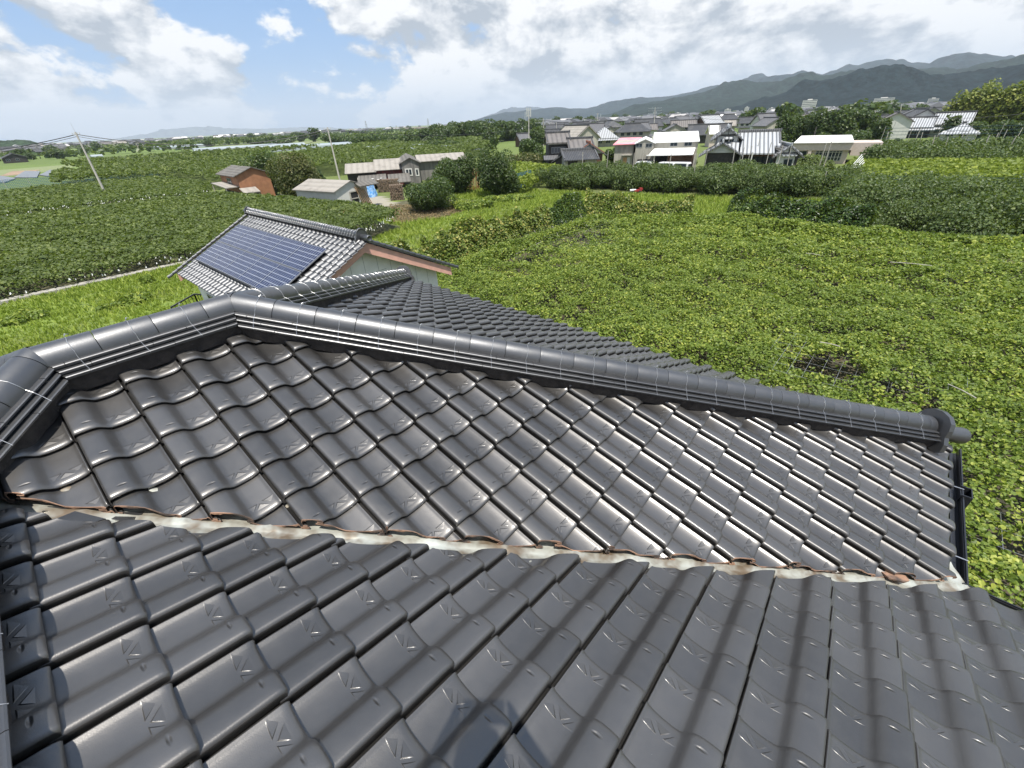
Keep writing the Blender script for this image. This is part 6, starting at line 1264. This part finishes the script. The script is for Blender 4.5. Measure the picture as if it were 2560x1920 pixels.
for a in ((2026, 250, 24, 900, 'white slab apartment block, the taller one at the right of the town'), (2212, 245, 30, 1000, 'grey slab apartment block near the foot of the dark hill'), (1695, 282, 12, 1100, 'small white apartment tower before the middle hill'), (1820, 273, 12, 1000, 'narrow white tower with clock like top in the town'), (1868, 268, 8, 1000, 'thin bright tower beside the narrow white tower'), (1962, 271, 12, 1000, 'beige block left of the taller slab'), (1930, 270, 10, 900, 'low reddish block in the town'), (2335, 246, 14, 900, 'pale brown temple like block beside the bamboo'),
          (1045, 318, 60, 1300, 'wide brown and white factory building on the skyline', 'peach', 4), (1900, 285, 60, 500, 'wide low white building with long window band', 'ww', 3), (435, 352, 60, 1700, 'long white factory on the left skyline', 'ww', 3), (525, 346, 22, 1900, 'small white factory right of the long one', 'ww', 3), (720, 336, 26, 1500, 'beige building cluster on the skyline', 'peach', 4), (1455, 300, 40, 650, 'white low factory with light roof left of the mossy roof', 'ww', 3)): block(*a)

# ------------------------------------------------------------------ hills
def hills(name, pts, D, depth, col, seed, rough=.06, kind='structure', col2=None):
    m = bpy.data.materials.new(name); m.use_nodes = True; n = NB(m.node_tree); bs = m.node_tree.nodes['Principled BSDF']; pos = n.n('ShaderNodeNewGeometry').outputs['Position']
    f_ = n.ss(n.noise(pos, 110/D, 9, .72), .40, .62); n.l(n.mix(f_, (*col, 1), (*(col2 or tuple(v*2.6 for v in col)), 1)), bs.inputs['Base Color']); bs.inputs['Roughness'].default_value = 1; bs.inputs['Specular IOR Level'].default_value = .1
    bp = n.n('ShaderNodeBump'); bp.inputs['Distance'].default_value = D*.004; bp.inputs['Strength'].default_value = .8; n.l(n.noise(pos, 90/D, 7, .7), bp.inputs['Height']); n.l(bp.outputs[0], bs.inputs['Normal'])
    pts = sorted(pts); xs_ = np.array([p[0] for p in pts], float); ys_ = np.array([p[1] for p in pts], float); N = 420; X_ = np.linspace(xs_[0], xs_[-1], N); Yp = np.interp(X_, xs_, ys_)
    T = np.array([far(x, y, D) for x, y in zip(X_, Yp)]); hgt = np.maximum(T[:, 2], 2); az = np.arctan2(T[:, 1], T[:, 0]); R0 = np.linspace(-1, 1, 46); V = []; s_ = az*D
    for r_ in R0:
        t = 1-abs(r_)**1.15; rr = D+r_*depth; q = (1-r_)
        nz = (vn(s_, np.full(N, r_*depth), depth*.28, seed)-.5)*1.0+(vn(s_, np.full(N, r_*depth), depth*.12, seed+1)-.5)*.5+(vn(s_, np.full(N, r_*depth), depth*.045, seed+2)-.5)*.22
        crest = np.exp(-(r_/.13)**2); small = (vn(s_, np.full(N, r_*depth), depth*.02, seed+3)-.5)*rough*.25
        hh = hgt*(t*(1+nz*.85*(1-crest)*(.3+t))+small*t); V.append(np.stack([np.cos(az)*rr, np.sin(az)*rr, hh-.5], 1))
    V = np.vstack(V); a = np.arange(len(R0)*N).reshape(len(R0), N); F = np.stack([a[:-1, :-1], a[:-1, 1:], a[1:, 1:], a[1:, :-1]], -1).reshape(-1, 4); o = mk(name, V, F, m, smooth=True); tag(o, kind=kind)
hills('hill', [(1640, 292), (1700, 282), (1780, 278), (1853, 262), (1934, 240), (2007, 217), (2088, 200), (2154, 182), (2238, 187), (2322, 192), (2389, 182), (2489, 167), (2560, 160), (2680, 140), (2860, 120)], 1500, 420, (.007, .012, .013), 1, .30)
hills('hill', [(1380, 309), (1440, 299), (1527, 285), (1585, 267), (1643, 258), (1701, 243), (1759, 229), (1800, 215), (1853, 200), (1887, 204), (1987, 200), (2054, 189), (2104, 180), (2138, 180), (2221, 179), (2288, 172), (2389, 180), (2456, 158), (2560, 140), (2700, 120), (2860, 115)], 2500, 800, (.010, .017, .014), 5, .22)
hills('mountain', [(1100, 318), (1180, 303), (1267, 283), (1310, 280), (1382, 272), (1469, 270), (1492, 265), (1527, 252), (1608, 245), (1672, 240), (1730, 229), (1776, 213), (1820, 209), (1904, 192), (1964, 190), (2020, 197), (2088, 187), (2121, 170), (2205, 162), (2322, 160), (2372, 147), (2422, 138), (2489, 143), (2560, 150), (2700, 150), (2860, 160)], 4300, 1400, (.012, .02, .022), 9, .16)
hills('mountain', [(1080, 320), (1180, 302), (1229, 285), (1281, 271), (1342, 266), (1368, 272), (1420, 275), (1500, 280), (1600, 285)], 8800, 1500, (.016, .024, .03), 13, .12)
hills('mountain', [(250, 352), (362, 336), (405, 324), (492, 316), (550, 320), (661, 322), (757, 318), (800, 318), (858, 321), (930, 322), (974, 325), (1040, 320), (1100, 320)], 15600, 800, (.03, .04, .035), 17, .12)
hills('hill', [(-300, 372), (-200, 360), (-80, 356), (0, 351), (43, 349), (75, 351), (95, 357), (124, 357), (150, 366), (190, 372)], 1300, 260, (.016, .028, .012), 21, .5)

# ------------------------------------------------------------------ air
hm = bpy.data.materials.new('haze'); hm.use_nodes = True; hn = hm.node_tree; hn.nodes.clear(); o_ = hn.nodes.new('ShaderNodeOutputMaterial'); v_ = hn.nodes.new('ShaderNodeVolumePrincipled')
v_.inputs['Color'].default_value = (.80, .90, 1.0, 1); v_.inputs['Density'].default_value = HAZE; v_.inputs['Anisotropy'].default_value = 0.0; hn.links.new(v_.outputs[0], o_.inputs['Volume'])
mb = MB(); mb.box(-16500, 16500, -16500, 16500, -1.5, 600); hz_ = mb.build('haze', hm); tag(hz_, kind='stuff')
